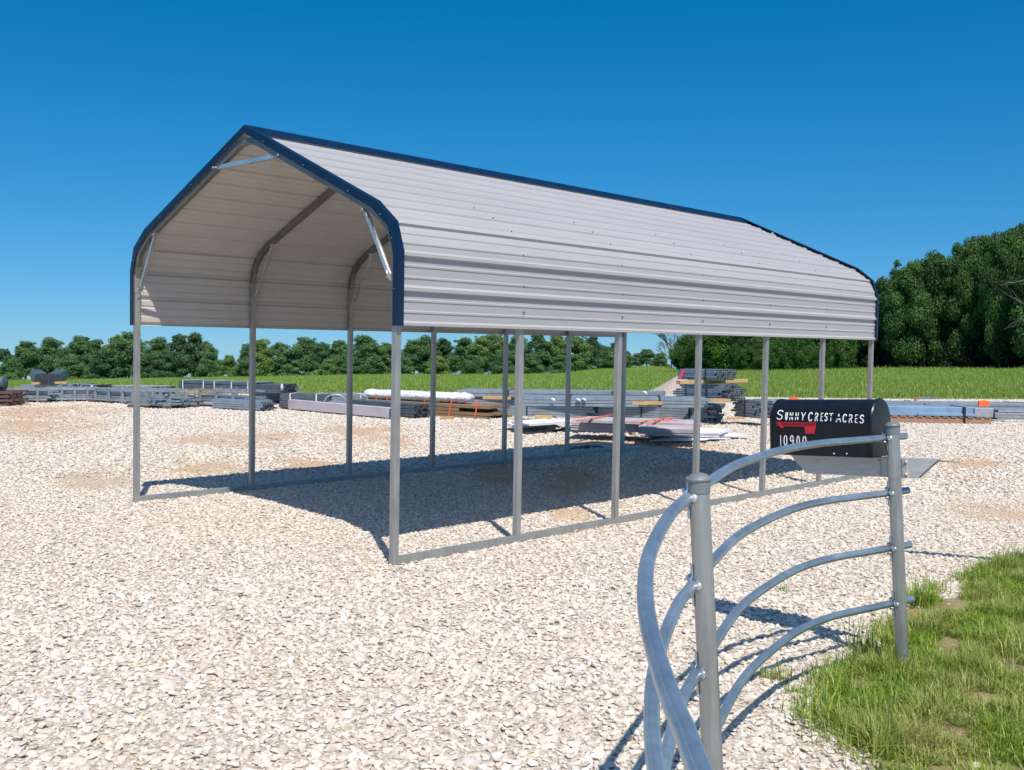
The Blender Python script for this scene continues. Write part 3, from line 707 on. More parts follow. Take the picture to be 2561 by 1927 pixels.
# ================================================================= STORED STEEL AND TIMBER
def frame_of(A,B):
    A=Vector(A);B=Vector(B); d=(B-A); L=d.length; d.normalize(); s=Vector((0,0,1)).cross(d).normalized()
    if s.dot(Vector(FW))<0: s=-s
    return A,d,s,L
def tubes_with_dark_ends(g,gh,mat,th):
    k=len(g.f); g.add(gh.v,gh.f); o=g.build('tubes',mat,th); o.data.materials.append(M['hollowshade'])
    for i in range(k,len(o.data.polygons)): o.data.polygons[i].material_index=1
def bundle(name,label,A,B,w_,h_,mat,nu=None,nv=None,t=.057,rag=.05,group=None,straps=0,smat=None,roundb=False,sdark=False,cat='tube bundle'):
    """bundle of square tubes; A,B = front bottom corners"""
    A,d,s,L=frame_of(A,B); rr_=random.Random(hash(label)%9999 if False else int(abs(A.x*97+B.y*31+h_*1000))%9999)
    nu=nu or max(2,round(w_/t)); nv=nv or max(2,round(h_/t)); a=w_/nu; b=h_/nv
    th=thing(name,label,cat,tuple((A+B)/2),group)
    g=G(); gh=G()
    for j in range(nv):
        for i in range(nu):
            if roundb:
                ex=abs((i+.5)/nu*2-1)**2.6+abs((j+.5)/nv*2-1)**2.6
                if ex>1.05: continue
            e0=rr_.uniform(-rag,rag);e1=rr_.uniform(-rag,rag); jz=rr_.uniform(-.06,.06)*b; js=rr_.uniform(-.08,.08)*a
            c=s*((i+.5)*a+js)+Vector((0,0,(j+.5)*b+jz)); p0=A+c+d*e0; p1=A+c+d*(L+e1)
            g.obox((p0+p1)/2,d*((p1-p0).length/2),s*a*.45,Vector((0,0,b*.43)))
            for p_,sg in ((p0,-1),(p1,1)): gh.obox(p_+d*sg*.002,d*.002,s*a*.34,Vector((0,0,b*.32)))
    tubes_with_dark_ends(g,gh,mat,th)
    for k in range(straps):
        f=(k+.5)/straps*L+rr_.uniform(-.1,.1); q=G(); z_=h_+.012; o=-.012; o2=w_+.012
        loop=[(o,-.0),(o,z_),(o2,z_),(o2,0)]
        for (x0,y0),(x1,y1) in zip(loop,loop[1:]): q.bar(A+d*f+s*x0+Vector((0,0,y0)),A+d*f+s*x1+Vector((0,0,y1)),.035,.006,up=tuple(s if x0==x1 else (0,0,1)))
        q.build('strap',smat or M['band'],th)
    return th
def timber(name,label,A,B,w_,h_,mat,group=None,cat='timber'):
    A,d,s,L=frame_of(A,B); g=G(); g.bar(A+Vector((0,0,h_/2)),A+d*L+Vector((0,0,h_/2)),w_,h_); o=g.build(name,mat,None,bevel=.006); P3(o,label,cat,group); return o
def gp(u,v,z=0): return onz(u,v,z)
def lvl(u,v,d):      # point at pixel and depth
    return at(u,v,d)
def span(u1,u2,v1,v2=None,z=0.0):  # two base corners given by pixels at height z
    return onz(u1,v1,z),onz(u2,v2 if v2 else v1,z)
# --- far right: long rows behind the mailbox
A,B=span(1900,2700,1040,1046); bundle('tube_bundle','long low row of grey tubes running behind the mailbox',A,B,1.1,.40,M['tube'],14,5,straps=3)
A_,B_=A,B
A,d,s,L=frame_of(*span(1850,2470,1052,1052)); 
bundle('tube_bundle','thin pale tubes lying on top of the row behind the mailbox',at(1890,1003,28.6),at(2545,1013,27.6),.35,.05,M['tube_light'],5,1,rag=.3)
bundle('tube_bundle','short pale tube lying highest on the far right row',at(2290,1000,29.3),at(2350,999,29.0),.12,.06,M['tube_light'],2,1)
for i,(u,v,dd,l) in enumerate(((1985,998,28.2,'orange ribbon tied on the tubes just above the mailbox'),(2460,1010,27.4,'orange tape around the pale tubes above the blue box beam'),(1910,1003,28.3,'small orange tag at the left top corner of the mailbox'),(2290,1001,28.8,'tiny orange tag left of the short pale tube'))):
    c=at(u,v,dd); g=G(); wq=(.10,.13,.035,.03)[i]; hq=(.045,.075,.045,.05)[i]
    for j in range(3): g.obox(c+Vector(RT)*(j-1)*wq*.7+Vector((0,0,(j%2)*.012)),Vector(RT)*wq*.38,Vector(FW)*.03,Vector((0,0,hq)))
    o=g.build('marker_ribbon',M['orange'],None,bevel=.004); P3(o,l,'ribbon','orange markers on the tubes')
# blue box beam on pallet
A,B=onz(2205,1058,0),onz(2478,1063,0); Af,d,s,L=frame_of(A,B)
pal=thing('pallet','long brown pallet under the blue steel beams at right','pallet',tuple((A+B)/2)); g=G()
g.bar(Af+Vector((0,0,.09)),Af+d*L+Vector((0,0,.09)),.05,.15); g.bar(Af+s*.9+Vector((0,0,.09)),Af+s*.9+d*L+Vector((0,0,.09)),.05,.15); g.build('runner',M['palletwood'],pal)
g=G()
for i in range(13): g.obox(Af+d*(L*(i+.5)/13)+s*.45+Vector((0,0,.18)),d*.07,s*.5,Vector((0,0,.012)))
g.build('deck_board',M['palletwood'],pal)
bb=thing('steel_beam_stack','flat pale blue steel channels strapped on the long pallet','steel stack',tuple((A+B)/2)); g=G()
z=.195
g.obox(Af+d*(L*.42)+s*.45+Vector((0,0,z+.12)),d*L*.46,s*.42,Vector((0,0,.12))); g.build('blue_channel',M['bluebeam'],bb,bevel=.01)
g=G(); g.obox(Af+d*(L*.60)+s*.02+Vector((0,0,z+.045)),d*L*.27,s*.05,Vector((0,0,.035))); g.build('lower_channel',M['bluebeam'],bb,bevel=.006)
g=G(); g.obox(Af+d*(L*.93)+s*.40+Vector((0,0,z+.115)),d*L*.085,s*.43,Vector((0,0,.115))); g.build('grey_end_channel',M['tube_light'],bb,bevel=.01)
g=G(); g.obox(Af+d*(L*.75)+s*.42+Vector((0,0,z+.02)),d*.02,s*.50,Vector((0,0,.235))); g.build('strap',M['band'],bb)
bundle('tube_bundle','pale grey tubes on the ground at the right edge of the frame',onz(2492,1052),onz(2720,1056),.9,.30,M['tube_light'],10,4,straps=1)
# --- ragged-ended bundle by the sixth post
bundle('tube_bundle','short round bundle with ragged ends between the fifth post and mailbox',at(1832,1042,25.6),at(1885,1047,24.9),.6,.42,M['tube'],9,7,roundb=True,rag=.10,straps=1)
timber('timber_block','tan timber under the short ragged bundle near the mailbox',onz(1818,1050),onz(1862,1051),.1,.07,M['newwood'],'timbers under bundles')
# --- triple stack
d0=gd(1760,1062); 
bundle('tube_bundle','big low bundle of slate tubes with splayed ends behind the white sheets',onz(1330,1040),onz(1775,1060),1.2,.46,M['tube'],14,7,rag=.20,straps=4)
bundle('tube_bundle','middle slate tube layer ending near the fourth right post',at(1300,1016,24.6),at(1765,1020,24.2),1.1,.22,M['tube'],12,3,rag=.1,straps=2)
bundle('tube_bundle','uppermost long slate tube layer in the middle of the yard',at(1150,992,27.0),at(1650,999,26.0),1.1,.17,M['tube_light'],10,2,rag=.1,straps=2)
bundle('tube_bundle','long low tubes at the middle beside the lumber stack',onz(1155,1040),onz(1480,1048),1.2,.60,M['tube'],12,8,rag=.15,straps=1)
bundle('tube_bundle','dark bundle lying flat right of the white wrapped roll',at(1135,1010,29),at(1320,1012,28.4),1.1,.33,M['tube_dark'],12,4,rag=.1)
ds=25.0
bundle('tube_bundle','middle bundle of the triple stack, widest, with splayed right end',at(1690,1004,ds+1.3),at(1800,1006,ds-.1),.8,.43,M['tube'],10,8,roundb=True,rag=.14,straps=2)
topb=bundle('tube_bundle','top bundle of the triple stack with a pink paint mark',at(1692,949,ds+1.2),at(1786,952,ds),.7,.27,M['tube'],10,5,roundb=True,rag=.06,straps=2)
c=at(1706,936,ds+.93); g=G(); g.obox(c,Vector(RT)*.035+Vector((0,0,.0)),Vector(FW)*.006,Vector((0,0,.11))+Vector(RT)*.035); o=g.build('paint_mark',M['pink'],topb)
timber('timber_bearer','long tan timber bearer sticking out right under the top bundle',at(1694,961,ds-.05),at(1868,957,ds+1.2),.09,.085,M['newwood'],'timbers under bundles')
timber('timber_bearer','short tan timber bearer under the left end of the top bundle',at(1700,961,ds-.1),at(1722,960,ds-.1),.12,.085,M['newwood'],'timbers under bundles')
timber('timber_bearer','tan timber bearer between middle and bottom of the triple stack',at(1775,1006,ds-.2),at(1826,1007,ds-.2),.1,.085,M['newwood'],'timbers under bundles')
for (u1,u2,v,dd,l) in ((1207,1278,999,26.2,'orange tan timber sticking out beside the sixth left post'),(1580,1618,1013,24.0,'broken tan timber end on the slate tubes, left piece'),(1600,1656,1012,24.3,'splintered tan and black timber on the slate tubes'),(1338,1380,1047,22.8,'small timber block left under the grey sheets')):
    timber('timber_bearer',l,at(u1,v,dd),at(u2,v+1,dd),.10,.075,M['newwood'],'timbers under bundles')
for (u,v) in ((1612,985),(1382,1002),(1446,1003),(1460,1002)):
    c=at(u,v,24.1 if u>1500 else 24.4); g=G(); g.lathe(c,Vector((.3,.4,1)),[(.05,0),(.07,.02),(.03,.05)],7); o=g.build('paper_tag',M['wrap']); P3(o,'white scrap tag %s'%{1612:'at the right end of the uppermost slate layer',1382:'left of the sixth left post on the slate tubes',1446:'on the slate tubes, left one of the close pair',1460:'on the slate tubes, right one of the close pair'}[u],'tag','white scraps on tubes')
# gravel pile
c=onz(1712,990); g=G(); nr,ns=12,40; 
for i in range(nr+1):
    for j in range(ns):
        a=2*math.pi*j/ns; r_=1.35*i/nr; h=.80*(1-(i/nr))**1.1; h+=.07*mnoise.noise(Vector((r_*math.cos(a)*2,r_*math.sin(a)*2,5)))*(1 if i<nr else 0)
        g.v.append((c.x+r_*math.cos(a)+1.3*FW[0],c.y+r_*math.sin(a)+1.3*FW[1],h-.03))
for i in range(nr):
    for j in range(ns): a=i*ns+j;b=i*ns+(j+1)%ns; g.f.append((a,b,b+ns,a+ns))
n=N('pile_gravel'); p=n.pos(); a=n.noise(9,5,.75,p); n.bump(a,1,.1); pile=g.build('gravel_pile',n.set(n.ramp(a,[(.3,(.38,.30,.24)),(.7,(.62,.53,.45))]),.95),smooth=True); P3(pile,'pale heap of gravel at the field edge left of the triple stack','gravel pile')
# --- white/grey sheet stack
sh=thing('sheet_stack','stack of grey and white roofing sheets strapped with orange bands','sheet stack',tuple(onz(1600,1090)))
def sheet(u1,v1,u2,v2,z0,z1,wd,mat,name,skew=0):
    A,d,s,L=frame_of(onz(u1,v1,z0),onz(u2,v2,z0)); g=G(); nl=max(2,int((z1-z0)/.018)); 
    for i in range(nl):
        e=rnd.uniform(-.03,.03); o=rnd.uniform(-.015,.015); z=z0+(z1-z0)*(i+.5)/nl
        g.obox(A+d*(L/2+e)+s*(wd/2+o)+Vector((0,0,z-z0)),d*L/2,s*wd/2+d*skew,Vector((0,0,(z1-z0)/nl*.36)))
    for k in range(4): g.bar(A+s*(wd*(k+.5)/4)+Vector((0,0,z1-z0+.006)),A+d*L+s*(wd*(k+.5)/4)+Vector((0,0,z1-z0+.006)),.05,.02)
    return g.build(name,mat,sh)
for i,(u,v) in enumerate(((1390,1068),(1585,1091),(1640,1096),(1700,1098))):
    q=onz(u,v); g=G(); g.obox(q+Vector((0,0,.09))+Vector((FW[0],FW[1],0))*.5,Vector(RT)*.04,Vector((FW[0],FW[1],0))*.5,Vector((0,0,.085))); g.build('support_block',M['palletwood'],sh)
sheet(1425,1076,1640,1084,.20,.36,1.0,M['panelgrey'],'grey_sheets'); sheet(1600,1086,1742,1090,.24,.36,.9,M['panelgrey'],'grey_sheets')
sheet(1452,1057,1735,1067,.365,.42,.9,M['panelgrey'],'grey_sheets')
sheet(1640,1092,1825,1095,.10,.20,1.0,M['panelwhite'],'white_sheets',.2); sheet(1670,1096,1860,1094,.06,.10,1.0,M['panelwhite'],'white_sheets',-.2); sheet(1700,1104,1835,1103,.05,.075,1.3,M['panelwhite'],'white_sheets',.6)
sheet(1308,1071,1430,1060,.10,.16,.7,M['panelwhite'],'white_sheets',.3); sheet(1330,1066,1440,1058,.20,.25,.7,M['panelwhite'],'white_sheets',.1)
for (u,v,z0,z1,wd) in ((1444,1078,.18,.38,1.0),(1603,1086,.2,.39,.95),(1634,1087,.2,.385,.9)):
    A,d,s,L=frame_of(onz(u,v,z0),onz(u+30,v+1,z0)); g=G(); g.obox(A-s*.012+Vector((0,0,(z1-z0)/2)),d*.03,s*.004,Vector((0,0,(z1-z0)/2))); g.obox(A+s*wd/2+Vector((0,0,z1-z0+.05))+d*.2,d*.03,s*wd*.55+d*.35,Vector((0,0,.004))); g.build('orange_band',M['orange'],sh)
for (ua,va,ub,vb,z) in ((1450,1052,1530,1038,.45),(1640,1052,1680,1044,.45)):
    g=G(); a=onz(ua,va,z);b=onz(ub,vb,z); g.bar(a,b,.06,.006); g.build('orange_band',M['orange'],sh)
c=onz(1470,1082); g=G(); nr=10
V=[];
for i in range(nr+1):
    for j in range(9): 
        x=(i/nr-.5)*1.6; y=(j/8-.5)*.6; z=.02+.16*max(0,1-(x*x/.6+y*y/.08))+.05*mnoise.noise(Vector((x*4,y*5,2)))*(1 if 0<i<nr and 0<j<8 else 0); V.append(c+Vector(RT)*x+Vector((FW[0],FW[1],0))*y+Vector((0,0,max(.012,z))))
g.add(V,[(i*9+j,i*9+j+1,i*9+j+10,i*9+j+9) for i in range(nr) for j in range(8)]); o=g.build('plastic_sheet',M['tarp'],smooth=True); P3(o,'crumpled black plastic lying under the grey sheet stack','plastic sheet')
# --- lumber stack and white roll
A,B=onz(905,1040),onz(1232,1052)
lu=thing('lumber_stack','stack of brown lumber planks tied with orange straps below the white roll','lumber',tuple((A+B)/2))
Af,d,s,L=frame_of(onz(880,1030,.0),onz(1205,1050,0)); z=0
rr2=random.Random(4)
for lay in range(4):
    g=G(); hh=.086; x=0
    while x<.95:
        wd=rr2.choice([.14,.19,.24]); e0=rr2.uniform(-.15,.05)+(.25 if lay<2 and x<.3 else 0); e1=rr2.uniform(-.25,.3); g.bar(Af+s*(x+wd/2)+d*e0+Vector((0,0,z+hh/2)),Af+s*(x+wd/2)+d*(L+e1-(.5 if lay==2 else 0))+Vector((0,0,z+hh/2)),wd-.012,hh-.014); x+=wd
    o=g.build('plank_layer',M['wood'],lu); z+=hh
for f in (.18,.27,.56,.76,.95):
    g=G(); p_=Af+d*(L*f); g.bar(p_-s*.014+Vector((0,0,.04)),p_-s*.014+Vector((0,0,z+.12))+d*.1,.035,.006,up=tuple(s)); g.build('strap',M['orange'],lu)
zt=z+.0; ra=.128
Pa=Af+d*(L*.03)+s*.42+Vector((0,0,zt+ra)); Pb=Af+d*(L*.86)+s*.42+Vector((0,0,zt+ra+.02)); g=G(); seg=24; PTS=[]
nn_=40
for i in range(nn_+1):
    t=i/nn_; c=Pa.lerp(Pb,t); e=min(1,min(t,1-t)*26); rad=ra*(.62+.38*e**.6)*(1 if t<.82 else 1+.12*math.sin(t*90))
    for j in range(seg):
        a=2*math.pi*j/seg; q=1+.10*mnoise.noise(Vector((t*16,math.cos(a)*1.5,math.sin(a)*1.5)))+ (.06*mnoise.noise(Vector((t*60,a*3,1))))
        g.v.append(tuple(c+s*math.cos(a)*rad*1.5*q+Vector((0,0,1))*math.sin(a)*rad*q))
for i in range(nn_):
    for j in range(seg): a=i*seg+j;b=i*seg+(j+1)%seg; g.f.append((a,b,b+seg,a+seg))
g.f.append(tuple(range(seg))[::-1]); g.f.append(tuple(nn_*seg+j for j in range(seg)))
roll=g.build('wrapped_roll',M['wrapprint'],None,smooth=True); P3(roll,'long white plastic wrapped roll lying on the lumber stack','wrapped roll')
timber('timber_block','small tan block on the gravel in front of the lumber stack',onz(1105,1051),onz(1130,1049),.14,.07,M['newwood'],'timbers under bundles')
# --- tan channel and bundles left of lumber
Af,d,s,L=frame_of(onz(720,1027),onz(972,1051)); th=thing('wrapped_channels','long pale tan channels lying on blocks left of the front right post','channel stack',tuple(Af+d*L/2)); g=G()
g.obox(Af+d*L/2+s*.10+Vector((0,0,.17)),d*L/2,s*.10,Vector((0,0,.12))); g.build('channel',M['panelgrey'],th,bevel=.006)
g=G()
for f in (.12,.48,.85): g.obox(Af+d*(L*f)+s*.12+Vector((0,0,.025)),d*.08,s*.14,Vector((0,0,.024)))
g.build('block',M['rust'],th)
g=G()
for i in range(3):
    for j in range(3): g.obox(Af+d*(L+.012)+s*(.035+.06*i)+Vector((0,0,.09+.075*j)),d*.01,s*.022,Vector((0,0,.026)))
g.build('channel_end',M['hollowshade'],th)  # dark plates stand in for the shade inside the channel mouths
bundle('tube_bundle','slate tubes lying just behind the pale tan channels',at(762,1016,28.4),at(1000,1032,26.4),.8,.14,M['tube'],10,2,rag=.2)
bundle('tube_bundle','round bundle with open tube ends beside the front right post',onz(870,1035),onz(1036,1049),.55,.36,M['tube_dark'],9,6,roundb=True,rag=.06)
bundle('tube_bundle','dark tube bundle behind, with a pale curved hoop over it',onz(700,1025),onz(815,1027),.9,.42,M['tube_dark'],12,7,roundb=True,rag=.05,straps=2,smat=M['whiteband'])
bundle('tube_bundle','slate bundle reaching behind the lumber stack from the left',onz(805,1022),onz(985,1026),1.0,.40,M['tube'],12,6,rag=.05,straps=1,smat=M['whiteband'])
for (u,v,r_,l) in ((838,1008,.22,'pale bent steel hoop standing behind the tan channels'),(895,1004,.2,'small pale hoop left of the white wrapped roll')):
    c=at(u,v,27); g=G(); g.tube([c+Vector(RT)*(r_*1.3*math.cos(R(a))) +Vector((0,0,r_*math.sin(R(a)))) for a in range(0,200,20)],.018,8); o=g.build('steel_hoop',M['tube_light'],None,auto=40); P3(o,l,'hoop','loose steel hoops')
# --- left group
bundle('tube_bundle','large dark covered bundle raised high left of the second left post',at(445,974,31.5),at(640,981,30.5),1.0,.27,M['tube_dark'],4,3,rag=.02,straps=5,smat=M['whiteband'])
bA=bundle('tube_bundle','raised bundle with a pale end tag right of the second left post',at(640,985,30.2),at(705,985,30),1.0,.27,M['tube_dark'],12,5,rag=.03)
c=at(704,969,29.95); g=G(); g.lathe(c,Vector(RT),[(.10,0),(.11,.02),(.05,.05)],9); g.build('end_cap',M['wrap'],bA)
timber('timber_bearer','pale timber bearer under the raised dark bundle',at(428,981,31.4),at(500,984,31),.1,.08,M['newwood'],'timbers under bundles')
timber('timber_bearer','brown timber bearer under the raised dark bundle centre',at(500,983,31),at(625,985,30.5),.1,.05,M['palletwood'],'timbers under bundles')
bundle('tube_bundle','slate blue covered bundle seen just left of the front left post',at(265,986,32),at(375,989,31),1.0,.25,M['tube'],5,3,rag=.02,straps=3,smat=M['whiteband'])
timber('timber_bearer','tan timber sticking out left of the slate blue bundle',at(237,983,32.4),at(266,977,32.2),.09,.08,M['newwood'],'timbers under bundles')
bundle('tube_bundle','wide flat bundle low under the twin hexagonal bundles',at(52,984,33),at(180,983,32.5),1.1,.27,M['tube'],4,3,rag=.02)
bB=bundle('tube_bundle','slanted bundle with a white end tag right of the twin bundles',at(168,987,31.8),at(236,984,30.8),.6,.26,M['tube_dark'],9,5,roundb=True,rag=.04,straps=1,smat=M['whiteband'])
c=at(229,969,30.7); g=G(); g.lathe(c,Vector(RT),[(.07,0),(.08,.02),(.03,.04)],9); g.build('end_cap',M['wrap'],bB)
# twin hexagonal bundles seen end-on
for (u,l) in ((103,'left one of two dark tube bundles seen end-on at far left'),(134,'right one of two dark tube bundles seen end-on at far left')):
    th=thing('tube_bundle',l,'tube bundle',tuple(at(u,960,32.6)),'twin end-on bundles'); c=at(u,949,32.6); g=G(); gh=G(); ax=(Vector((FW[0],FW[1],0)).normalized()+Vector(RT)*(-.36 if u>120 else -.50)).normalized(); ax.z=0; sd=ax.cross(Vector((0,0,1))).normalized()
    for j in range(-4,5):
        m_=8-abs(j)//2
        for i in range(m_):
            q=c+sd*((i-(m_-1)/2)*.052)+Vector((0,0,j*.04)); g.bar(q,q+ax*4,.044,.036); gh.obox(q-ax*.004,ax*.003,sd*.015,Vector((0,0,.012)))
    tubes_with_dark_ends(g,gh,M['tube_dark'],th)
for (u1,u2,v,l) in ((80,100,963,'left'),(138,168,961,'right')): timber('timber_bearer','tan timber under the %s end-on bundle'%l,at(u1,v,32.5),at(u2,v-1,32.5),.1,.07,M['newwood'],'timbers under bundles')
# stake racks along the left
def rack(u1,v1,u2,v2,n_,label,hts=.45,cars=2):
    A,d,s,L=frame_of(onz(u1,v1),onz(u2,v2)); th=thing('stake_rack',label,'steel rack',tuple(A+d*L/2),'low galvanised racks full of tubes')
    for row in (0,.75):
        for k in range(n_):
            q=A+d*(L*(k+.3)/n_)+s*row; G().box((q.x-.03,q.y-.03,0),(q.x+.03,q.y+.03,hts)).build('upright',M['tube_light'],th)
        for z_ in (.10,hts-.04): G().bar(A+s*row+Vector((0,0,z_)),A+s*row+d*L+Vector((0,0,z_)),.05,.05).build('rail',M['tube_light'],th)
    g=G(); rq=random.Random(int(u1))
    for lay in range(4):
        for i in range(7):
            o=s*(.08+.09*i); e=rq.uniform(-.25,.25); g.bar(A+o+d*(e-.05)+Vector((0,0,.15+lay*.055+rq.uniform(-.01,.01))),A+o+d*(L+e+.1)+Vector((0,0,.15+lay*.055+rq.uniform(-.02,.02))),.05,.042)
    g.build('tubes',M['tube'],th)
    g=G()
    for f in (.08,.5,.92): g.obox(A+d*(L*f)+s*.35+Vector((0,0,.04)),d*.07,s*.45,Vector((0,0,.04)))
    g.build('foot_block',M['rust'],th)
rack(12,1008,118,1009,3,'stake rack of grey tubes farthest left, beneath the twin bundles',.42)
rack(112,1007,240,1006,4,'stake rack of grey tubes second from the left edge',.42)
rack(228,1007,330,1013,3,'stake rack of tubes just left of the front left post',.46)
rack(322,1020,425,1024,3,'stake rack standing directly right of the front left post',.52)
rack(412,1024,492,1020,2,'narrow stake rack midway between the first two left posts',.52)
rack(488,1018,612,1026,3,'stake rack of tubes just left of the second left post',.52)
bundle('tube_bundle','low bundle with open ends at the foot of the second left post',onz(528,1024),onz(652,1031),.6,.27,M['tube'],9,5,roundb=True,rag=.06)
rack(640,1008,740,1010,2,'stake rack of dark tubes right of the second left post',.48)
bundle('tube_bundle','grey tube bundle low behind the left stake racks',onz(120,1000),onz(330,1001),1.0,.32,M['tube'],10,5,rag=.1)
# rusty pallets and roll at frame edge
th=thing('rusty_skid_stack','rusty brown steel skids stacked at the left edge of the frame','skid stack',tuple(onz(-20,1016))); q=onz(-25,1017)
g=G()
for i in range(4):
    for k in range(3): g.bar(q+Vector(RT)*-.9+Vector((FW[0],FW[1],0))*(k*.4)+Vector((0,0,.05+i*.105)),q+Vector(RT)*(.52+.1*(i%2))+Vector((FW[0],FW[1],0))*(k*.4)+Vector((0,0,.05+i*.105)),.12,.06)
g.build('skid_runner',M['rust'],th); g=G()
for k in range(6): g.obox(q+Vector(RT)*(-.8+k*.25)+Vector((FW[0],FW[1],0))*.4+Vector((0,0,.2)),Vector(RT)*.03,Vector((FW[0],FW[1],0))*.44,Vector((0,0,.19)))
g.build('skid_post',M['rust'],th)
g=G(); c=q+Vector((0,0,.60)); g.lathe(c-Vector(RT)*1.05+Vector((FW[0],FW[1],0))*.4,Vector(RT),[(.15,0),(.185,.01),(.185,1.25),(.15,1.27)],24); o=g.build('steel_drum',M['tube_dark'],None,auto=30); P3(o,'grey steel roll lying on the rusty skids at the left edge','steel roll')
# bent rod and scrap on the gravel
g=G(); g.tube(smoothpts([onz(2335,1163,.01),onz(2345,1155,.03),onz(2370,1155,.03),onz(2400,1158,.015)],5),.006,6); o=g.build('bent_rod',M['rust']); P3(o,'thin bent rusty rod on the gravel right of the mailbox arm','rod')
g=G(); q=random.Random(2)
for i in range(5): g.tube(smoothpts([onz(1424+i*12,1122+q.uniform(-3,3),.01),onz(1445+i*12,1117+q.uniform(-3,3),.03),onz(1475+i*8,1118+q.uniform(-3,3),.02)],4),.012,6)
o=g.build('scrap_strapping',M['tarp']); P3(o,'black scrap strapping lying behind the left base rail','scrap')
# ================================================================= TREES
def leafmesh(name,centres,radii,nleaf,size,seed,mat,squash=.8):
    q=np.random.RandomState(seed); C_=np.array(centres); Rr=np.array(radii); pr_=Rr**2/ (Rr**2).sum(); idx=q.choice(len(C_),nleaf,p=pr_)
    D=q.normal(size=(nleaf,3)); D/=np.linalg.norm(D,axis=1)[:,None]; rad=(.25+.80*q.rand(nleaf)**.6)
    P=C_[idx]+D*(rad*Rr[idx])[:,None]*np.array([1,1,squash]); 
    nrm=D*.7+q.normal(size=(nleaf,3))*.55+np.array([0,0,.25]); nrm/=np.linalg.norm(nrm,axis=1)[:,None]
    a=np.cross(nrm,q.normal(size=(nleaf,3))); a/=np.linalg.norm(a,axis=1)[:,None]; b=np.cross(nrm,a); sz=size*(.5+q.rand(nleaf))
    V=np.zeros((nleaf,4,3)); V[:,0]=P-a*sz[:,None]*.7; V[:,1]=P-b*sz[:,None]*.42; V[:,2]=P+a*sz[:,None]*.7+nrm*sz[:,None]*.15; V[:,3]=P+b*sz[:,None]*.42
    me=bpy.data.meshes.new(name); me.vertices.add(nleaf*4); me.vertices.foreach_set('co',V.ravel()); me.loops.add(nleaf*4); me.loops.foreach_set('vertex_index',np.arange(nleaf*4)); me.polygons.add(nleaf); me.polygons.foreach_set('loop_start',np.arange(nleaf)*4)
    me.update(calc_edges=True); at=me.attributes.new('lv','FLOAT','POINT'); at.data.foreach_set('value',np.repeat(q.rand(nleaf)*.6+.4*(idx%7)/6,4).astype(np.float32)); me.materials.append(mat); return me
def limb(g,a,b,r0,r1,q,n_=5,wob=.12):
    P=[]; L=(b-a).length
    for i in range(n_+1): t=i/n_; P.append(a.lerp(b,t)+Vector((q.uniform(-1,1),q.uniform(-1,1),q.uniform(-.5,.5)))*L*wob*math.sin(math.pi*t)*.6)
    base=len(g.v); seg=6
    for i,p in enumerate(P):
        r_=r0+(r1-r0)*i/n_; t=(P[min(i+1,n_)]-P[max(i-1,0)]).normalized(); x=t.orthogonal().normalized(); y=t.cross(x)
        for j in range(seg): g.v.append(tuple(p+x*r_*math.cos(2*math.pi*j/seg)+y*r_*math.sin(2*math.pi*j/seg)))
    for i in range(n_):
        for j in range(seg): c=base+i*seg+j; e=base+i*seg+(j+1)%seg; g.f.append((c,e,e+seg,c+seg))
    return P
def make_tree(seed,mat,nleaf,size,crown0=.22,wide=.36,nb=34,bark='bark',irregular=.5,cs=1.0):
    """unit tree: height 1, origin at base; returns (trunk mesh, crown mesh)"""
    q=random.Random(seed); g=G(); top=Vector((q.uniform(-.05,.05),q.uniform(-.05,.05),.82)); tr=limb(g,Vector((0,0,-.03)),top,.022,.006,q,7,.08)
    C_=[];Rr=[]
    for i in range(nb):
        t=(i+.5)/nb; z=crown0+(1-crown0-.06)*t**.9; env=wide*(math.sin(math.pi*min(1,.16+.84*((z-crown0)/(1-crown0)))**.85)*.85+.12); a=i*2.399+q.uniform(-.5,.5); r_=env*q.uniform(.25,1.0)*(1-irregular*.3*q.random())
        c=Vector((math.cos(a)*r_,math.sin(a)*r_,z+q.uniform(-.04,.04))); rr_=q.uniform(.10,.19)*(1.1-.40*t)*cs; C_.append(tuple(c)); Rr.append(rr_)
        if i%2==0:
            k=min(len(tr)-1,int(len(tr)*min(.95,max(.25,(z-.12))))); limb(g,tr[k],c,.008,.0022,q,4,.12)
    for _ in range(int(10*irregular)+3):
        a=q.uniform(0,6.28); z=q.uniform(.7,.98); r_=q.uniform(0,wide*.55); C_.append((math.cos(a)*r_,math.sin(a)*r_,z)); Rr.append(q.uniform(.03,.06))
    g2=G(); g2.v=g.v;g2.f=g.f; me=bpy.data.meshes.new('trunk'); me.from_pydata(g.v,[],g.f); me.update(); me.materials.append(M[bark]); me.polygons.foreach_set('use_smooth',[True]*len(me.polygons))
    return me,leafmesh('crown',C_,Rr,nleaf,size,seed,mat)
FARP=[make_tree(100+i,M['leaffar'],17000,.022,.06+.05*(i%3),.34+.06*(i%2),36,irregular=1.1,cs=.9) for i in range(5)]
NEARP=[make_tree(200+i,M['leafdark'],36000,.0150,.14+.06*(i%2),.38,44,irregular=1.1,cs=.86) for i in range(4)]
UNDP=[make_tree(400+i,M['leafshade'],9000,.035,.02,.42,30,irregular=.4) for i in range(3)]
MIDP=[make_tree(300+i,M['leaf'],18000,.020,.10,.36,38,irregular=.7) for i in range(4)]
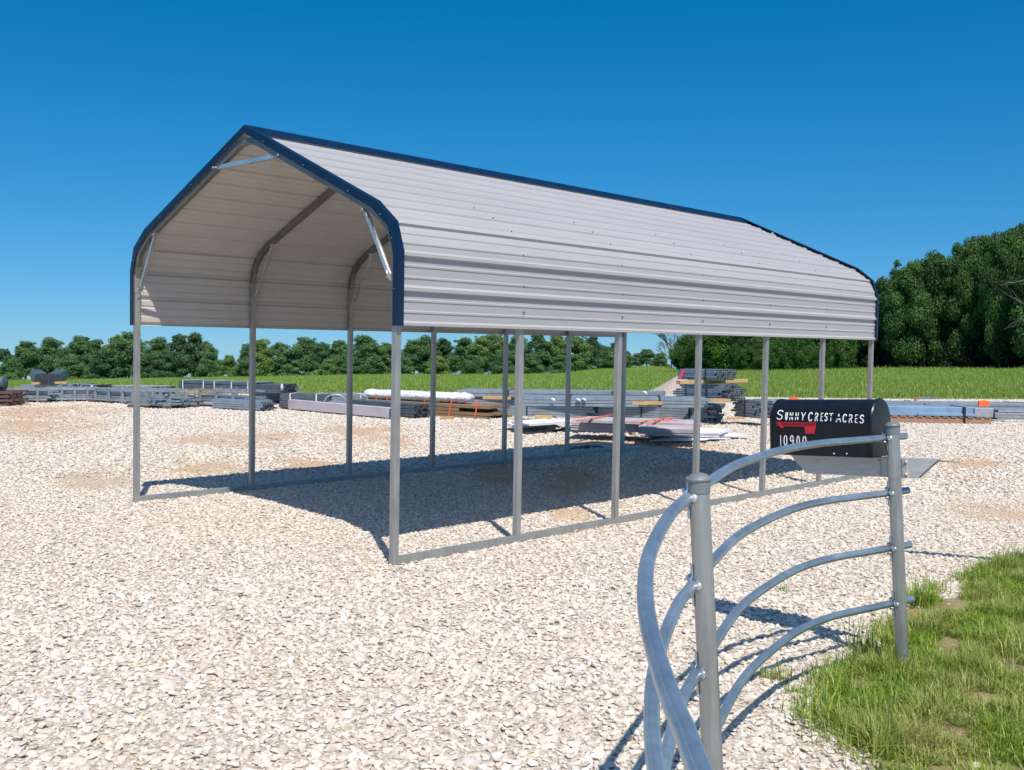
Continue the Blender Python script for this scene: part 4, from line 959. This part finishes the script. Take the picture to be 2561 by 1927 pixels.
def place_tree(u,vtop,depth,wpx,proto,label,group,cat='tree',sink=0,vb=None):
    vt=float(np.interp(u,TU,TV)); q=at(u,vt,depth); gx,gy=q.x,q.y; gz=groundz(gx,gy)-sink
    d_=px((gx,gy,gz)); ztop=1.909-(vtop-hor(u))*depth/F; H=max(1.0,ztop-gz); Wd=wpx*depth/F/.80
    o=thing('tree',label,cat,(gx,gy,gz),group); o['_local']=1; rz=rs.uniform(0,6.28); o.rotation_euler=(0,0,rz); o.scale=(Wd,Wd,H)
    for nm,me in zip(('trunk','crown'),proto): link(nm,me,None,o)
    return o
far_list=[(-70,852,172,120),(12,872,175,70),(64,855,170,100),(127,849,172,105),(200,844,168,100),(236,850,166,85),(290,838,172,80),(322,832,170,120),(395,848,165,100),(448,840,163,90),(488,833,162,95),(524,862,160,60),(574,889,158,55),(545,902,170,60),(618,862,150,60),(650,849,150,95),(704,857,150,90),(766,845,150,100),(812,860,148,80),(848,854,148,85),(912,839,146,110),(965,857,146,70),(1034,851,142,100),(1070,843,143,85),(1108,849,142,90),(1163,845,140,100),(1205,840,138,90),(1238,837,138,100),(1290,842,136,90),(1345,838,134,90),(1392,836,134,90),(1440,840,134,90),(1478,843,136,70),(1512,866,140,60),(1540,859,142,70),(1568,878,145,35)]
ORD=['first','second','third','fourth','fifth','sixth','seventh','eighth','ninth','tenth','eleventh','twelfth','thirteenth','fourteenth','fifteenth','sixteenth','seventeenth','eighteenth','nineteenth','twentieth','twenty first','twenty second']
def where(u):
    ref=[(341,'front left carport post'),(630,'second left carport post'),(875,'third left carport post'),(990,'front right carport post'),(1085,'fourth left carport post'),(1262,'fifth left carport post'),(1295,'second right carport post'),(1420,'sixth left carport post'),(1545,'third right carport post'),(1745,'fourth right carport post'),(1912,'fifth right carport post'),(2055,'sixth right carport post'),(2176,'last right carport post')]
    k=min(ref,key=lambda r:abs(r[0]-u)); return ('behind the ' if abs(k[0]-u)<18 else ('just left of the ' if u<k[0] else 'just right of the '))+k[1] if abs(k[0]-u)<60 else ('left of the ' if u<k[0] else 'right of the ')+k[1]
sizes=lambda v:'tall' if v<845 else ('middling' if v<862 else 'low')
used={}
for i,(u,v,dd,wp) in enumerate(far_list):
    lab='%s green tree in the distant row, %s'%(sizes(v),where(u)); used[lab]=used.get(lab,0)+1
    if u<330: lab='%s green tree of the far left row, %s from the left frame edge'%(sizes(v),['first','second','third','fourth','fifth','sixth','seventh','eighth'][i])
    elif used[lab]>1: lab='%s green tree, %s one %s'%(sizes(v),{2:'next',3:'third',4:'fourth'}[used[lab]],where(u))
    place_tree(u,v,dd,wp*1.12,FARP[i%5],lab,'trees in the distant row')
# low shrubs along the distant row
for i,(u,v,wp) in enumerate(((30,900,90),(180,893,110),(262,880,120),(370,885,110),(430,880,100),(520,900,90),(590,918,60),(625,900,80),(665,892,90),(745,898,90),(820,900,80),(880,895,90),(940,893,80),(1010,890,90),(1095,890,90),(1180,889,90),(1260,887,90),(1330,888,90),(1400,888,90),(1470,890,80),(1520,895,70))):
    place_tree(u,v,float(np.interp(u,TU,TD))-8,wp,(FARP[(i+2)%5][0],FARP[(i+2)%5][1]),'low shrub below the distant trees, %s from the left'%(['first','second','third','fourth','fifth','sixth','seventh','eighth','ninth','tenth','eleventh','twelfth','thirteenth','fourteenth','fifteenth','sixteenth','seventeenth','eighteenth','nineteenth','twentieth','twenty first'][i]),'shrubs under the distant row','shrub',sink=1.4)
for i,(u,v,wp) in enumerate(((1592,884,50),(1618,874,70),(1650,884,60))):
    place_tree(u,v,170,wp,FARP[(i+1)%5],'small far tree on the rise, %s of three beside the bare tree'%(['leftmost','middle','rightmost'][i]),'far trees on the rise')
# bare tree
def bare(u,vtop,depth,wpx,label,seed,bark,name='bare_tree'):
    vt=float(np.interp(u,TU,TV)); q=at(u,vt,depth); gz=groundz(q.x,q.y); H=(1.909-(vtop-hor(u))*depth/F)-gz; rq=random.Random(seed); g=G(); b=G(); sp=wpx*depth/F/2
    P=limb(g,Vector((q.x,q.y,gz-.1)),Vector((q.x,q.y,gz+H*.5)),H*.022,H*.012,rq,5,.05)
    def grow(p,d,L,r_,dep):
        e=p+d*L; limb(b,p,e,r_,r_*.55,rq,3,.08)
        if dep==0: return
        for _ in range(3 if dep>1 else 4):
            dd=(d+Vector((rq.uniform(-.6,.6),rq.uniform(-.6,.6),rq.uniform(-.15,.45)))).normalized(); grow(p.lerp(e,rq.uniform(.5,1)),dd,L*rq.uniform(.55,.8),r_*.62,dep-1)
    for i in range(9):
        a=i*2.4; k=P[2+i%4]; grow(k,Vector((math.cos(a)*sp/H*1.9,math.sin(a)*sp/H*1.9,1)).normalized(),H*.27,H*.015,4)
    o=thing(name,label,'tree',(q.x,q.y,gz)); g.build('trunk',M[bark],o); b.build('branches',M[bark],o)
bare(1680,812,128,175,'leafless grey tree with fine branches beside the fourth right carport post',4,'greybark')
# right-hand wood
right=[(1700,850,100,60),(1722,838,98,80),(1775,815,95,130),(1830,790,92,130),(1880,775,90,130),(1935,765,88,130),(1990,752,86,140),(2045,740,84,140),(2100,722,82,140),(2150,708,80,140),(2192,694,76,110),(2235,674,74,120),(2272,655,74,110),(2310,652,73,120),(2340,630,72,120),(2395,612,71,130),(2425,598,70,130),(2470,584,69,130),(2500,576,68,120),(2548,560,67,150),(2610,545,66,170),(2680,540,64,180)]
for i,(u,v,dd,wp) in enumerate(right):
    if i>=9: dd+=(0,3.5,-1,2.5,-2,4,0,3)[i%8]*.8; wp*=(1,.85,1.2,.9,1.15)[i%5]
    if u<2180: lab='%s wood tree under the roof, %s'%(['dark leafy','lighter green'][i%2],where(u))
    else: lab='tall dark tree of the right wood, number %s beyond the roof end'%(['one','two','three','four','five','six','seven','eight','nine','ten','eleven','twelve'][i-10])
    place_tree(u,v,dd,wp*1.15,(NEARP if i>=9 else MIDP)[i%4],lab,'trees of the right wood')
# second rows filling the depth of the wood
for i,u in enumerate(range(1760,2700,48)):
    v=float(np.interp(u,[1700,2180,2420,2700],[840,722,622,560]))+25+rs.uniform(-8,12); dd=float(np.interp(u,TU,TD))+10+rs.uniform(-2,4)
    place_tree(u,v,dd,150,NEARP[(i+1)%4],'dark inner tree of the right wood, %s in its row from the left'%ORD[i],'trees inside the right wood')
# shaded understorey behind the edge
for i,u in enumerate(list(range(1712,2140,34))):
    v=float(np.interp(u,[1700,1850,2180],[868,852,850]))+rs.uniform(-14,16); place_tree(u,v,float(np.interp(u,TU,TD))+.5,70,MIDP[i%4],'leafy bush before the right wood below the roof, %s from left'%(['first','second','third','fourth','fifth','sixth','seventh','eighth','ninth','tenth','eleventh','twelfth','thirteenth'][i]),'bushes at the wood edge','shrub',sink=.4)
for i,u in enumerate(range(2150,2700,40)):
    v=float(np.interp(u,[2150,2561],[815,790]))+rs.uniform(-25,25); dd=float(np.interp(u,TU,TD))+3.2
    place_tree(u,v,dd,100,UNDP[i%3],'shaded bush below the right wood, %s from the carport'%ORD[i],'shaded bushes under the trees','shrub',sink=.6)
for i,(u,v,l) in enumerate(((2130,868,'pale forked dead trunk left of the last right post'),(2157,865,'pale dead trunk nearest the last right post'))):
    q0=at(u,930,76.0); gz=groundz(q0.x,q0.y); g=G(); rq=random.Random(i); t1=at(u,v,76.0); mid=q0.lerp(t1,.55); limb(g,Vector((q0.x,q0.y,gz-.1)),mid,.09,.06,rq,4,.05); limb(g,mid,t1,.06,.03,rq,3,.05); limb(g,mid,t1+Vector(RT)*-.35,.05,.02,rq,3,.05)
    o=g.build('dead_trunk',M['palebark']); P3(o,l,'trunk','dead trunks at the wood edge')
q=0
for (u1,v1,u2,v2) in ((2515,735,2575,770),(2500,715,2565,700),(2530,820,2575,780)):
    a=at(u1,v1,62);b=at(u2,v2,61.5); rq=random.Random(u1); g=G(); P=limb(g,b,a,.035,.012,rq,5,.1)
    for k in range(6): limb(g,P[1+k%4],P[1+k%4]+(a-b).normalized()*.8+Vector((rq.uniform(-.4,.4),rq.uniform(-.4,.4),rq.uniform(-.2,.5))),.011,.004,rq,3,.1)
    o=g.build('bare_branch',M['greybark']); P3(o,'bare pale branch at the right frame edge, %s'%(['lowest but one','topmost','lowest'][q]),'branch','bare branches at right edge'); q+=1
for o in bpy.data.objects:
    if '_local' in o: del o['_local']
print('objects',len(bpy.data.objects),'stones',len(P) if hasattr(P,'__len__') else 0)
